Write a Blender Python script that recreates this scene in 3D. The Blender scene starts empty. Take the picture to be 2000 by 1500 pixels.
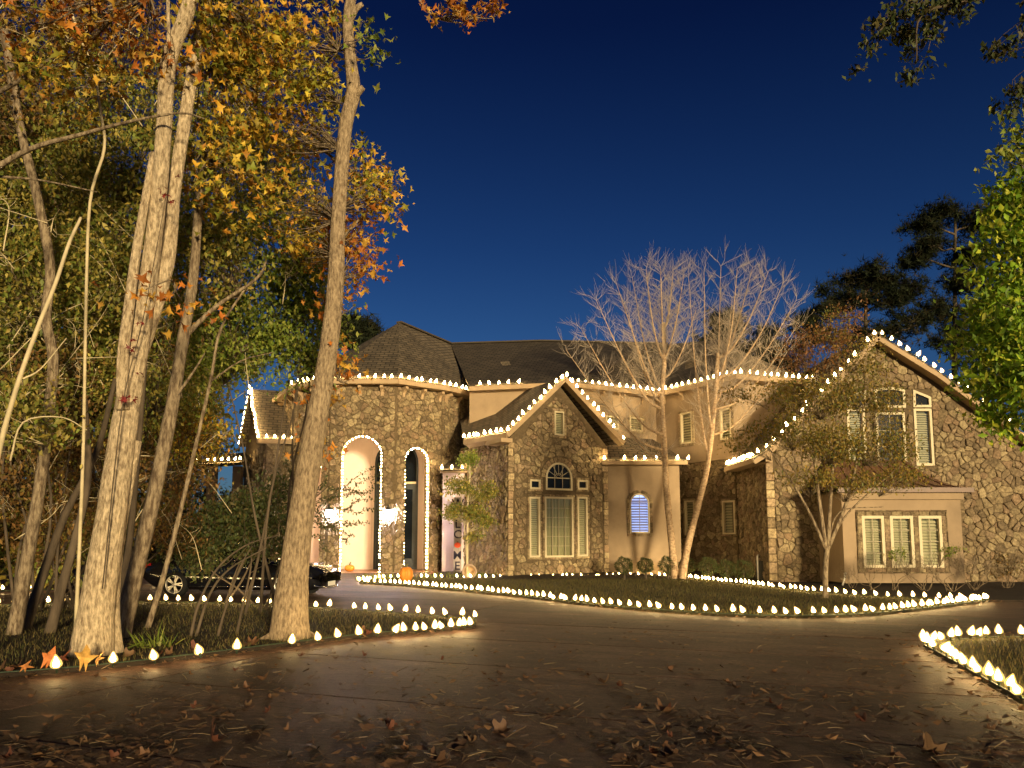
import bpy, math, random
import numpy as np
from mathutils import Vector, Matrix
from mathutils.geometry import tessellate_polygon
random.seed(7)
RNG = np.random.default_rng(7)
R = math.radians
scene = bpy.context.scene
COL = scene.collection

# ------------------------------------------------------------------ camera, sky, low light, exposure
EYE = 1.57
PITCH = 6.1
cam_d = bpy.data.cameras.new('camera')
cam_d.sensor_width = 36.0
cam_d.lens = 27.0
cam_d.shift_y = 0.0715
cam_d.clip_start = 0.05
cam_d.clip_end = 1500
cam = bpy.data.objects.new('camera', cam_d)
COL.objects.link(cam)
cam.location = (0, 0, EYE)
cam.rotation_euler = (R(90 + PITCH), 0, 0)
scene.camera = cam

SUN_AZ = 20.0      # degrees to the right of straight behind the camera
SUN_EL = 5.0
SUN_STRENGTH = 4.2
SKY_STRENGTH = 0.068
world = bpy.data.worlds.new('World')
scene.world = world
world.use_nodes = True
wn = world.node_tree
wn.nodes.clear()
w_out = wn.nodes.new('ShaderNodeOutputWorld')
w_bg = wn.nodes.new('ShaderNodeBackground')
w_sky = wn.nodes.new('ShaderNodeTexSky')
w_sky.sky_type = 'NISHITA'
w_sky.sun_disc = False
w_sky.sun_elevation = R(SUN_EL)
w_sky.sun_rotation = R(180 - SUN_AZ)
w_sky.altitude = 0
w_sky.air_density = 1.0
w_sky.dust_density = 0.0
w_sky.ozone_density = 5.0
w_bg.inputs['Strength'].default_value = SKY_STRENGTH
# dusk: the sky darkens steadily from the horizon to the zenith, all the way round
w_tc = wn.nodes.new('ShaderNodeTexCoord'); w_sep = wn.nodes.new('ShaderNodeSeparateXYZ')
w_ramp = wn.nodes.new('ShaderNodeValToRGB'); w_mul = wn.nodes.new('ShaderNodeMix')
w_mul.data_type = 'RGBA'; w_mul.blend_type = 'MULTIPLY'; w_mul.inputs['Factor'].default_value = 1.0
el_ = w_ramp.color_ramp.elements
el_[0].position = 0.0; el_[0].color = (0.72, 0.66, 0.80, 1)
el_[1].position = 1.0; el_[1].color = (0.05, 0.05, 0.11, 1)
for p_, c_ in ((0.24, (0.78, 0.66, 0.80, 1)), (0.36, (0.46, 0.44, 0.62, 1)), (0.47, (0.30, 0.29, 0.46, 1)), (0.58, (0.15, 0.15, 0.31, 1))):
    e_ = el_.new(p_); e_.color = c_
wn.links.new(w_tc.outputs['Generated'], w_sep.inputs[0]); wn.links.new(w_sep.outputs['Z'], w_ramp.inputs[0])
wn.links.new(w_sky.outputs[0], w_mul.inputs['A']); wn.links.new(w_ramp.outputs[0], w_mul.inputs['B'])
wn.links.new(w_mul.outputs['Result'], w_bg.inputs[0])
wn.links.new(w_bg.outputs[0], w_out.inputs[0])

stand_in_sun_d = bpy.data.lights.new('stand_in_sun', 'SUN')  # added warm lamp standing in for unseen lights behind the camera
stand_in_sun_d.energy = SUN_STRENGTH
stand_in_sun_d.angle = R(6)
stand_in_sun_d.color = (1.0, 0.77, 0.43)
stand_in_sun = bpy.data.objects.new('stand_in_sun', stand_in_sun_d)
COL.objects.link(stand_in_sun)
_to = Vector((math.sin(R(SUN_AZ)) * math.cos(R(SUN_EL)), -math.cos(R(SUN_AZ)) * math.cos(R(SUN_EL)), math.sin(R(SUN_EL))))
stand_in_sun.rotation_euler = _to.to_track_quat('Z', 'Y').to_euler()
stand_in_sun.location = (20, -20, 20)

scene.view_settings.view_transform = 'Standard'
scene.view_settings.look = 'None'
scene.view_settings.gamma = 1.0
scene.view_settings.use_curve_mapping = False
scene.view_settings.exposure = 0.5
scene.render.engine = 'CYCLES'
cy = scene.cycles
cy.use_denoising = True
cy.denoiser = 'OPENIMAGEDENOISE'
cy.max_bounces = 5
cy.diffuse_bounces = 2
cy.glossy_bounces = 2
cy.transmission_bounces = 3
cy.transparent_max_bounces = 24
cy.caustics_reflective = False
cy.caustics_refractive = False
cy.sample_clamp_indirect = 4.0
cy.use_light_tree = True
BULB_GROUND = 85.0
BULB_ROOF = 135.0

# ------------------------------------------------------------------ pixel (2000x1500 photograph) -> place
_f = Vector((0, math.cos(R(PITCH)), math.sin(R(PITCH))))
_u = Vector((0, -math.sin(R(PITCH)), math.cos(R(PITCH))))
_r = Vector((1, 0, 0))
CAM = Vector((0, 0, EYE))
def ray(px, py):
    return _r * ((px - 1000) / 1500) + _u * ((893 - py) / 1500) + _f
def at(px, py, Y):
    d = ray(px, py)
    return CAM + d * (Y / d.y)
def gnd(px, py, z=0.0):
    d = ray(px, py)
    return CAM + d * ((z - EYE) / d.z)

# ------------------------------------------------------------------ materials
def nodes_of(m):
    m.use_nodes = True
    return m.node_tree.nodes, m.node_tree.links
def mat(name, c, rough=0.85, var=0.25, scale=5.0, bump=0.0, bscale=30.0, stretch=(1, 1, 1), attr=False,
        spec=0.3, sharp=0.0, transl=0.0, metallic=0.0, c2=None, uv=False, bdist=0.02, detail=6):
    m = bpy.data.materials.new(name)
    n, l = nodes_of(m)
    b = n['Principled BSDF']
    b.inputs['Roughness'].default_value = rough
    b.inputs['Specular IOR Level'].default_value = spec
    b.inputs['Metallic'].default_value = metallic
    tc = n.new('ShaderNodeTexCoord')
    mp = n.new('ShaderNodeMapping')
    mp.inputs['Scale'].default_value = stretch
    l.new(tc.outputs['UV' if uv else 'Object'], mp.inputs['Vector'])
    nz = n.new('ShaderNodeTexNoise')
    nz.inputs['Scale'].default_value = scale
    nz.inputs['Detail'].default_value = detail
    nz.inputs['Roughness'].default_value = 0.65
    l.new(mp.outputs[0], nz.inputs['Vector'])
    ramp = n.new('ShaderNodeValToRGB')
    c2 = c2 or tuple(x * (1 - var) for x in c)
    k = 1 + var * 0.6
    ramp.color_ramp.elements[0].position = 0.3 + sharp
    ramp.color_ramp.elements[1].position = 0.7 - sharp
    if attr:
        ramp.color_ramp.elements[0].color = (1 - var, 1 - var, 1 - var, 1)
        ramp.color_ramp.elements[1].color = (k, k, k, 1)
        at_ = n.new('ShaderNodeAttribute')
        at_.attribute_name = 'col'
        mx = n.new('ShaderNodeMix')
        mx.data_type = 'RGBA'
        mx.blend_type = 'MULTIPLY'
        mx.inputs['Factor'].default_value = 1.0
        l.new(nz.outputs['Fac'], ramp.inputs[0])
        l.new(at_.outputs['Color'], mx.inputs['A'])
        l.new(ramp.outputs[0], mx.inputs['B'])
        colour = mx.outputs['Result']
    else:
        ramp.color_ramp.elements[0].color = (*c2, 1)
        ramp.color_ramp.elements[1].color = (*[min(1, x * k) for x in c], 1)
        l.new(nz.outputs['Fac'], ramp.inputs[0])
        colour = ramp.outputs[0]
    l.new(colour, b.inputs['Base Color'])
    if bump:
        nb = n.new('ShaderNodeTexNoise')
        nb.inputs['Scale'].default_value = bscale
        nb.inputs['Detail'].default_value = 8
        nb.inputs['Roughness'].default_value = 0.7
        l.new(mp.outputs[0], nb.inputs['Vector'])
        bp = n.new('ShaderNodeBump')
        bp.inputs['Strength'].default_value = bump
        bp.inputs['Distance'].default_value = bdist
        l.new(nb.outputs['Fac'], bp.inputs['Height'])
        l.new(bp.outputs[0], b.inputs['Normal'])
    if transl:
        tr = n.new('ShaderNodeBsdfTranslucent')
        l.new(colour, tr.inputs['Color'])
        ms = n.new('ShaderNodeMixShader')
        ms.inputs[0].default_value = transl
        l.new(b.outputs[0], ms.inputs[1])
        l.new(tr.outputs[0], ms.inputs[2])
        l.new(ms.outputs[0], n['Material Output'].inputs['Surface'])
    return m
def emit(name, c, s):
    m = bpy.data.materials.new(name)
    n, l = nodes_of(m)
    n.clear()
    e = n.new('ShaderNodeEmission')
    e.inputs[0].default_value = (*c, 1)
    e.inputs[1].default_value = s
    o = n.new('ShaderNodeOutputMaterial')
    l.new(e.outputs[0], o.inputs[0])
    return m
def glass(name, tint=(1, 1, 1), gloss=0.10):
    m = bpy.data.materials.new(name)
    n, l = nodes_of(m)
    n.clear()
    t = n.new('ShaderNodeBsdfTransparent')
    t.inputs[0].default_value = (*tint, 1)
    g = n.new('ShaderNodeBsdfGlossy')
    g.inputs['Roughness'].default_value = 0.03
    mx = n.new('ShaderNodeMixShader')
    mx.inputs[0].default_value = gloss
    o = n.new('ShaderNodeOutputMaterial')
    l.new(t.outputs[0], mx.inputs[1]); l.new(g.outputs[0], mx.inputs[2]); l.new(mx.outputs[0], o.inputs[0])
    return m
def shingle_mat():
    m = mat('shingles', (0.22, 0.175, 0.12), 0.9, 0.35, 1.6, uv=True)
    n, l = nodes_of(m)
    b = n['Principled BSDF']
    tc = n.new('ShaderNodeTexCoord')
    br = n.new('ShaderNodeTexBrick')
    br.inputs['Scale'].default_value = 1.0
    br.inputs['Brick Width'].default_value = 0.40
    br.inputs['Row Height'].default_value = 0.21
    br.inputs['Mortar Size'].default_value = 0.03
    br.inputs['Mortar Smooth'].default_value = 0.25
    br.inputs['Color1'].default_value = (1.15, 1.1, 1.0, 1)
    br.inputs['Color2'].default_value = (0.62, 0.62, 0.62, 1)
    br.inputs['Mortar'].default_value = (0.18, 0.18, 0.18, 1)
    l.new(tc.outputs['UV'], br.inputs['Vector'])
    old = b.inputs['Base Color'].links[0].from_socket
    mx = n.new('ShaderNodeMix'); mx.data_type = 'RGBA'; mx.blend_type = 'MULTIPLY'
    mx.inputs['Factor'].default_value = 0.85
    l.new(old, mx.inputs['A']); l.new(br.outputs['Color'], mx.inputs['B'])
    l.new(mx.outputs['Result'], b.inputs['Base Color'])
    sep = n.new('ShaderNodeSeparateXYZ'); l.new(tc.outputs['UV'], sep.inputs[0])
    md = n.new('ShaderNodeMath'); md.operation = 'FRACT'
    dv = n.new('ShaderNodeMath'); dv.operation = 'DIVIDE'; dv.inputs[1].default_value = 0.21
    l.new(sep.outputs['Y'], dv.inputs[0]); l.new(dv.outputs[0], md.inputs[0])
    inv = n.new('ShaderNodeMath'); inv.operation = 'SUBTRACT'; inv.inputs[0].default_value = 1.0
    l.new(md.outputs[0], inv.inputs[1])
    bp = n.new('ShaderNodeBump'); bp.inputs['Strength'].default_value = 0.9; bp.inputs['Distance'].default_value = 0.09
    l.new(inv.outputs[0], bp.inputs['Height']); l.new(bp.outputs[0], b.inputs['Normal'])
    return m

def concrete_mat():
    m = mat('concrete', (0.128, 0.071, 0.048), 0.64, 0.6, 1.1, 0.9, 9.0, stretch=(0.8, 2.2, 1), bdist=0.04, spec=0.25, detail=12)
    n, l = nodes_of(m); b = n['Principled BSDF']
    tc = n.new('ShaderNodeTexCoord')
    col = b.inputs['Base Color'].links[0].from_socket
    for sc, lo, hi, p0, p1 in ((75.0, 0.45, 1.35, 0.35, 0.68), (0.22, 0.55, 1.15, 0.38, 0.62), (14.0, 0.7, 1.2, 0.35, 0.65)):
        nz = n.new('ShaderNodeTexNoise'); nz.inputs['Scale'].default_value = sc; nz.inputs['Detail'].default_value = 5
        rp = n.new('ShaderNodeValToRGB')
        rp.color_ramp.elements[0].position = p0; rp.color_ramp.elements[0].color = (lo, lo, lo, 1)
        rp.color_ramp.elements[1].position = p1; rp.color_ramp.elements[1].color = (hi, hi, hi, 1)
        mx = n.new('ShaderNodeMix'); mx.data_type = 'RGBA'; mx.blend_type = 'MULTIPLY'; mx.inputs['Factor'].default_value = 1.0
        l.new(tc.outputs['Object'], nz.inputs['Vector']); l.new(nz.outputs['Fac'], rp.inputs[0])
        l.new(col, mx.inputs['A']); l.new(rp.outputs[0], mx.inputs['B']); col = mx.outputs['Result']
    l.new(col, b.inputs['Base Color'])
    return m

def halo_mat():  # painted glow round each bulb, imitating lens bloom; no glass part
    m = bpy.data.materials.new('bulb_halo'); n, l = nodes_of(m); n.clear()
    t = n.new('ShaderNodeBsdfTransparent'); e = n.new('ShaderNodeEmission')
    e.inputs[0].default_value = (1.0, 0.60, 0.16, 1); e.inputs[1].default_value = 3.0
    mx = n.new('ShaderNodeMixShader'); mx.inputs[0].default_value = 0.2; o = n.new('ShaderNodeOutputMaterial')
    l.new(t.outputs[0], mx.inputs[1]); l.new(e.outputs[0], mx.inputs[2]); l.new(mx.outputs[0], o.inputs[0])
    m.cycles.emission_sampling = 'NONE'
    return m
MT = {
 'halo': halo_mat(),
 'bulb': emit('bulb_glass', (1.0, 0.68, 0.27), BULB_GROUND),
 'bulb_roof': emit('bulb_glass_roof', (1.0, 0.68, 0.29), BULB_ROOF),
 'socket': mat('socket', (0.03, 0.05, 0.03), 0.5, 0.1),
 'stone': mat('stone', (1, 1, 1), 0.88, 0.6, 11.0, 1.0, 16.0, attr=True, bdist=0.06),
 'mortar': mat('mortar', (0.125, 0.09, 0.05), 0.95, 0.35, 8, 0.5, 40),
 'stucco': mat('stucco', (0.32, 0.235, 0.148), 0.92, 0.22, 0.9, 0.35, 55, bdist=0.01),
 'porch_wall': mat('porch_wall', (0.70, 0.56, 0.52), 0.9, 0.08, 1.2, 0.2, 60, bdist=0.006),
 'trim': mat('trim', (0.40, 0.285, 0.165), 0.7, 0.12, 3),
 'soffit': mat('soffit', (0.33, 0.24, 0.14), 0.8, 0.12, 2),
 'shingle': shingle_mat(),
 'metal_roof': mat('metal_roof', (0.13, 0.065, 0.035), 0.5, 0.3, 3, spec=0.5),
 'frame': mat('window_frame', (0.60, 0.51, 0.33), 0.55, 0.08, 4),
 'muntin': mat('muntin', (0.42, 0.36, 0.24), 0.6, 0.1, 4),
 'dark_glass': mat('dark_glass', (0.010, 0.013, 0.018), 0.10, 0.2, 1.5, spec=0.16),
 'pane': glass('pane_glass'),
 'slat': mat('blind_slat', (0.46, 0.44, 0.26), 0.6, 0.1, 3),
 'curtain': mat('curtain', (0.30, 0.29, 0.15), 0.9, 0.25, 3.0, stretch=(5, 5, 0.4)),
 'blind_back': mat('blind_back', (0.20, 0.20, 0.11), 0.9, 0.2, 3),
 'lit_back': emit('lit_room', (0.42, 0.55, 1.0), 1.5),
 'lit_slat': mat('lit_slat', (0.55, 0.58, 0.75), 0.5, 0.05, 3, transl=0.5),
 'door': mat('door', (0.028, 0.034, 0.042), 0.35, 0.2, 4, spec=0.5),
 'tile': mat('porch_tile', (0.27, 0.14, 0.09), 0.35, 0.3, 3),
 'concrete': concrete_mat(),
 'joint': mat('joint_filler', (0.02, 0.015, 0.012), 0.95, 0.3, 5),
 'soil': mat('soil', (0.035, 0.024, 0.015), 0.95, 0.5, 4, 0.8, 16, bdist=0.05),
 'lawn': mat('lawn_soil', (0.05, 0.042, 0.018), 0.95, 0.5, 5, 0.8, 30, bdist=0.04),
 'forest': mat('forest_floor', (0.028, 0.019, 0.012), 0.95, 0.6, 2.5, 0.8, 12, bdist=0.08),
 'grass': mat('grass', (1, 1, 1), 0.7, 0.2, 5, attr=True, transl=0.25),
 'leaf': mat('leaf', (1, 1, 1), 0.55, 0.25, 14, attr=True, transl=0.32, spec=0.35),
 'needle': mat('needle', (1, 1, 1), 0.8, 0.3, 3, attr=True, spec=0.1),
 'bark': mat('bark_tan', (0.66, 0.53, 0.345), 0.9, 0.55, 17.0, 1.0, 26.0, stretch=(1.6, 1.6, 0.5), bdist=0.07, c2=(0.29, 0.21, 0.125), sharp=0.06),
 'bark_mid': mat('bark_mid', (0.43, 0.325, 0.20), 0.9, 0.55, 17.0, 1.0, 26.0, stretch=(1.6, 1.6, 0.5), bdist=0.07, c2=(0.19, 0.135, 0.08), sharp=0.06),
 'bark_grey': mat('bark_grey', (0.30, 0.235, 0.15), 0.9, 0.5, 13.0, 1.0, 30.0, stretch=(1.5, 1.5, 0.4), bdist=0.05, c2=(0.13, 0.09, 0.055), sharp=0.1),
 'bark_dark': mat('bark_dark', (0.10, 0.075, 0.05), 0.95, 0.5, 6.0, 0.8, 20.0, stretch=(1.5, 1.5, 0.3), bdist=0.02),
 'bark_pale': mat('bark_pale', (0.55, 0.46, 0.28), 0.8, 0.3, 8.0, 0.4, 24.0, stretch=(1, 1, 0.5), bdist=0.01),
 'birch': mat('birch_bark', (0.56, 0.41, 0.25), 0.85, 0.5, 9.0, 1.0, 14.0, stretch=(1, 1, 1.6), bdist=0.02, c2=(0.22, 0.13, 0.07)),
 'birch_twig': mat('birch_twig', (0.50, 0.42, 0.33), 0.85, 0.2, 9.0),
 'pot': mat('clay_pot', (0.40, 0.29, 0.20), 0.8, 0.2, 8),
 'pumpkin': mat('pumpkin_skin', (0.62, 0.22, 0.03), 0.5, 0.2, 6),
 'stem': mat('pumpkin_stem', (0.12, 0.11, 0.04), 0.9, 0.2, 12),
 'sign': mat('sign_board', (0.36, 0.31, 0.30), 0.85, 0.35, 5, stretch=(6, 6, 0.6)),
 'sign_ink': mat('sign_letter', (0.03, 0.025, 0.05), 0.8, 0.1),
 'sign_red': mat('sign_pumpkin', (0.75, 0.09, 0.03), 0.6, 0.1),
 'iron': mat('black_iron', (0.015, 0.015, 0.016), 0.4, 0.1, spec=0.5),
 'lamp': emit('lamp_glass', (0.88, 0.80, 1.0), 330.0),
 'car': mat('car_paint', (0.006, 0.006, 0.008), 0.08, 0.05, 2, spec=0.8),
 'car_glass': mat('car_glass', (0.004, 0.004, 0.005), 0.03, 0.05, 2, spec=0.8),
 'chrome': mat('chrome', (0.62, 0.62, 0.64), 0.18, 0.05, 2, metallic=1.0),
 'rim': mat('rim_alloy', (0.62, 0.60, 0.56), 0.3, 0.05, 2, metallic=0.7),
 'tyre': mat('tyre_rubber', (0.012, 0.012, 0.012), 0.85, 0.1),
 'red_lens': mat('red_lens', (0.25, 0.01, 0.01), 0.1, 0.05, spec=0.7),
 'clear_lens': mat('clear_lens', (0.20, 0.21, 0.24), 0.08, 0.1, spec=0.8),
 'plate': mat('plate_white', (0.6, 0.6, 0.6), 0.5, 0.05),
 'box': mat('utility_metal', (0.05, 0.05, 0.045), 0.6, 0.2),
 'pipe': mat('pipe_white', (0.6, 0.56, 0.48), 0.6, 0.1),
 'dry': mat('dry_leaf', (1, 1, 1), 0.6, 0.35, 25, 0.4, 60, attr=True, transl=0.2, bdist=0.004),
}

# ------------------------------------------------------------------ building blocks
def adopt(o, parent):
    if parent is not None:
        o.parent = parent
        o.matrix_parent_inverse = parent.matrix_basis.inverted()
def tag(o, label=None, cat=None, group=None, kind=None):
    if label: o['label'] = label
    if cat: o['category'] = cat
    if group: o['group'] = group
    if kind: o['kind'] = kind
    return o
def empty(name, loc=(0, 0, 0), label=None, cat=None, group=None, rz=0.0):
    o = bpy.data.objects.new(name, None)
    o.empty_display_size = 0.2
    COL.objects.link(o)
    o.location = loc
    o.rotation_euler = (0, 0, rz)
    return tag(o, label, cat, group)
def put(name, me, parent=None, local=False):
    o = bpy.data.objects.new(name, me)
    COL.objects.link(o)
    if local and parent is not None:
        o.parent = parent
    else:
        adopt(o, parent)
    return o

class MB:
    def __init__(s):
        s.v = []; s.f = []; s.m = []; s.sm = []; s.c = []
    def add(s, vs, fs, m=0, smooth=False, col=None):
        k = len(s.v)
        s.v += [tuple(x) for x in vs]
        if col is not None:
            s.c += [col] * len(vs)
        for f in fs:
            s.f.append([i + k for i in f]); s.m.append(m); s.sm.append(smooth)
    def box(s, x0, x1, y0, y1, z0, z1, m=0):
        s.add([(x0, y0, z0), (x1, y0, z0), (x1, y1, z0), (x0, y1, z0), (x0, y0, z1), (x1, y0, z1), (x1, y1, z1), (x0, y1, z1)],
              [(0, 3, 2, 1), (4, 5, 6, 7), (0, 1, 5, 4), (1, 2, 6, 5), (2, 3, 7, 6), (3, 0, 4, 7)], m)
    def hexa(s, p, m=0):   # 8 points, bottom ring then top ring
        s.add(p, [(0, 3, 2, 1), (4, 5, 6, 7), (0, 1, 5, 4), (1, 2, 6, 5), (2, 3, 7, 6), (3, 0, 4, 7)], m)
    def beam(s, a, b, w, h, up=(0, 0, 1), m=0, side=0.0):
        a = Vector(a); b = Vector(b); d = (b - a).normalized(); up = Vector(up)
        x = d.cross(up).normalized(); z = x.cross(d).normalized()
        a = a + x * side; b = b + x * side
        s.hexa([a - x * w / 2 - z * h / 2, a + x * w / 2 - z * h / 2, b + x * w / 2 - z * h / 2, b - x * w / 2 - z * h / 2,
                a - x * w / 2 + z * h / 2, a + x * w / 2 + z * h / 2, b + x * w / 2 + z * h / 2, b - x * w / 2 + z * h / 2], m)
    def tube(s, pts, radii, n=6, m=0, smooth=True, cap=True):
        pts = [Vector(p) for p in pts]
        k = len(pts)
        ref = Vector((0.31, 0.93, 0.17))
        vs = []
        for i, p in enumerate(pts):
            d = (pts[min(i + 1, k - 1)] - pts[max(i - 1, 0)])
            d = d.normalized() if d.length > 1e-9 else Vector((0, 0, 1))
            x = d.cross(ref)
            if x.length < 1e-3: x = d.cross(Vector((1, 0, 0)))
            x.normalize(); y = d.cross(x)
            r = radii[i] if hasattr(radii, '__len__') else radii
            for j in range(n):
                t = 2 * math.pi * j / n
                vs.append(p + x * (r * math.cos(t)) + y * (r * math.sin(t)))
        fs = [(i * n + j, i * n + (j + 1) % n, (i + 1) * n + (j + 1) % n, (i + 1) * n + j) for i in range(k - 1) for j in range(n)]
        if cap:
            fs.append(tuple(range(n))[::-1]); fs.append(tuple((k - 1) * n + j for j in range(n)))
        s.add(vs, fs, m, smooth)
    def lathe(s, prof, n=16, c=(0, 0, 0), m=0, smooth=True, axis=None):
        vs = []
        for r, z in prof:
            for j in range(n):
                t = 2 * math.pi * j / n
                p = Vector((r * math.cos(t), r * math.sin(t), z))
                if axis is not None: p = axis @ p
                vs.append(Vector(c) + p)
        k = len(prof)
        s.add(vs, [(i * n + j, i * n + (j + 1) % n, (i + 1) * n + (j + 1) % n, (i + 1) * n + j) for i in range(k - 1) for j in range(n)], m, smooth)
    def mesh(s, name, mats):
        me = bpy.data.meshes.new(name)
        me.from_pydata(s.v, [], s.f)
        for x in (mats if isinstance(mats, (list, tuple)) else [mats]):
            me.materials.append(MT[x] if isinstance(x, str) else x)
        me.polygons.foreach_set('material_index', s.m)
        me.polygons.foreach_set('use_smooth', s.sm)
        if s.c and len(s.c) == len(s.v):
            a = me.attributes.new('col', 'FLOAT_COLOR', 'POINT')
            a.data.foreach_set('color', np.array([(*c, 1.0) for c in s.c], dtype=np.float32).ravel())
        return me
    def build(s, name, mats, parent=None, local=False):
        return put(name, s.mesh(name, mats), parent, local)

def fast_mesh(name, V, F, matname, col=None, smooth=False):
    me = bpy.data.meshes.new(name)
    m, k = F.shape
    me.vertices.add(len(V)); me.vertices.foreach_set('co', V.astype(np.float32).ravel())
    me.loops.add(m * k); me.loops.foreach_set('vertex_index', F.astype(np.int32).ravel())
    me.polygons.add(m); me.polygons.foreach_set('loop_start', np.arange(0, m * k, k, dtype=np.int32))
    if smooth: me.polygons.foreach_set('use_smooth', np.ones(m, dtype=bool))
    me.update(calc_edges=True)
    me.materials.append(MT[matname])
    if col is not None:
        a = me.attributes.new('col', 'FLOAT_COLOR', 'POINT')
        rgba = np.ones((len(V), 4), dtype=np.float32); rgba[:, :3] = col
        a.data.foreach_set('color', rgba.ravel())
    return me

def star_template():
    v = [(0, 0, 0)]; f = []
    angs = [-100, -62, -22, 8, 48, 90, 132, 172, 202, 242, 280]
    rad = [0.16, 0.62, 0.24, 0.86, 0.27, 1.0, 0.27, 0.86, 0.24, 0.62, 0.16]
    for a, r in zip(angs, rad):
        v.append((r * math.cos(R(a)), r * math.sin(R(a)), -0.28 * r * r + 0.06 * (r < 0.4)))
    for i in range(1, 11): f.append((0, i, i + 1))
    return np.array(v) * 0.55, np.array(f)
def oval_template():
    v = [(0, -0.5, 0), (0.25, -0.02, 0.08), (-0.25, -0.02, 0.08), (0, 0.02, 0), (0, 0.5, -0.06)]
    f = [(0, 1, 3), (0, 3, 2), (3, 1, 4), (3, 4, 2)]
    return np.array(v), np.array(f)
def needle_template():
    v = []; f = []
    for k in range(7):
        a = 2 * math.pi * k / 7
        d = np.array((math.cos(a), math.sin(a), 0.5 + 0.5 * (k % 2))); d /= np.linalg.norm(d)
        s = np.cross(d, (0.2, 0.3, 0.9)); s = s / np.linalg.norm(s) * 0.035
        b = len(v)
        v += [tuple(s), tuple(-s), tuple(d * 0.6)]
        f.append((b, b + 1, b + 2))
    return np.array(v), np.array(f)
def blade_template():
    v = [(-0.06, 0, 0), (0.06, 0, 0), (0.0, 0.10, 0.55), (0.0, 0.32, 1.0), (0.05, 0.1, 0.5)]
    return np.array(v), np.array([(0, 1, 4), (0, 4, 2), (2, 4, 3)])
def curl_template():
    v = [(0, 0, 0)]; f = []
    for i in range(15):
        a = -110 + 400 * i / 14 * .97
        r = (0.50, 0.92, 0.42)[i % 3] * (1.0 if i not in (0, 14) else .4) + (0.12 if 5 < i < 9 else 0)
        x, y = r * math.cos(R(a)), r * math.sin(R(a))
        v.append((x * .8, y, 0.42 * x * x - 0.30 * y * y + 0.1 * math.sin(i * 2.1)))
    for i in range(1, 15): f.append((0, i, i + 1))
    return np.array(v) * 0.55, np.array(f)
TPL = {'star': star_template(), 'curl': curl_template(), 'oval': oval_template(), 'needle': needle_template(), 'blade': blade_template()}

def scatter(name, pos, size, cols, kind='oval', matname='leaf', normal=None, spread=0.9, parent=None, upright=False):
    T, F = TPL[kind]
    n = len(pos)
    if n == 0: return None
    if upright:
        a = RNG.uniform(0, 2 * np.pi, n); t = RNG.uniform(-0.45, 0.45, (n, 2))
        Z = np.stack([t[:, 0], t[:, 1], np.ones(n)], 1)
    else:
        Z = RNG.normal(size=(n, 3)) * spread + (np.array(normal) if normal is not None else np.array((0.25, -0.55, 0.55)))
        a = RNG.uniform(0, 2 * np.pi, n)
    Z /= np.linalg.norm(Z, axis=1, keepdims=True)
    X = np.stack([np.cos(a), np.sin(a), RNG.uniform(-.4, .4, n) if not upright else np.zeros(n)], 1)
    X -= (X * Z).sum(1, keepdims=True) * Z
    X /= np.linalg.norm(X, axis=1, keepdims=True) + 1e-9
    Y = np.cross(Z, X)
    s = np.asarray(size)[:, None, None] if hasattr(size, '__len__') else size
    V = (T[None, :, 0, None] * X[:, None] + T[None, :, 1, None] * Y[:, None] + T[None, :, 2, None] * Z[:, None]) * s + np.asarray(pos)[:, None]
    k = len(T)
    Fs = (F[None] + (np.arange(n) * k)[:, None, None]).reshape(-1, 3)
    C = np.repeat(np.asarray(cols), k, axis=0)
    return put(name, fast_mesh(name, V.reshape(-1, 3), Fs, matname, C), parent)

PAL = {
 'gold': [(.68, .40, .045), (.70, .50, .06), (.54, .25, .03), (.26, .24, .03), (.22, .25, .03), (.42, .32, .04)],
 'yellow': [(.72, .56, .06), (.64, .48, .05), (.44, .38, .04), (.32, .32, .04)],
 'orange': [(.60, .25, .035), (.52, .17, .025), (.62, .36, .05), (.32, .11, .02), (.40, .22, .035)],
 'olive': [(.22, .20, .04), (.30, .26, .05), (.15, .16, .03), (.36, .27, .05), (.14, .18, .03), (.46, .38, .09), (.20, .24, .04)],
 'green': [(.17, .23, .03), (.24, .29, .045), (.12, .18, .025), (.32, .33, .06)],
 'bright': [(.22, .36, .02), (.28, .43, .03), (.15, .27, .02), (.42, .48, .04), (.12, .21, .015), (.50, .52, .05)],
 'brown': [(.22, .12, .035), (.17, .085, .025), (.28, .16, .04), (.12, .075, .024), (.15, .125, .03)],
 'dark': [(.014, .019, .009), (.022, .028, .012), (.011, .016, .008), (.03, .026, .012)],
 'deep': [(.05, .07, .018), (.075, .09, .024), (.04, .055, .016), (.09, .075, .022)],
 'myrtle': [(.24, .19, .035), (.18, .165, .035), (.28, .19, .04), (.13, .145, .028), (.33, .22, .04)],
 'rust': [(.26, .12, .04), (.22, .10, .035), (.30, .16, .05), (.16, .08, .03)],
 'pinkish': [(.20, .16, .10), (.16, .13, .07)],
}
def pick(pal, n):
    P = np.array(PAL[pal]); c = P[RNG.integers(0, len(P), n)]
    return c * RNG.uniform(0.7, 1.25, (n, 1))
def cloud(c, rad, n, per=22, sig=0.22):
    """n leaf positions gathered in sprays inside an ellipsoid; also the spray centres"""
    m = max(1, n // per)
    d = RNG.normal(size=(m, 3)); d /= np.linalg.norm(d, axis=1, keepdims=True)
    sub = d * (RNG.uniform(0.12, 1, (m, 1)) ** 0.45) * np.array(rad) + np.array(c)
    i = RNG.integers(0, m, n)
    return sub[i] + RNG.normal(size=(n, 3)) * sig * np.array((1, 1, 0.7)), sub

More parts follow.
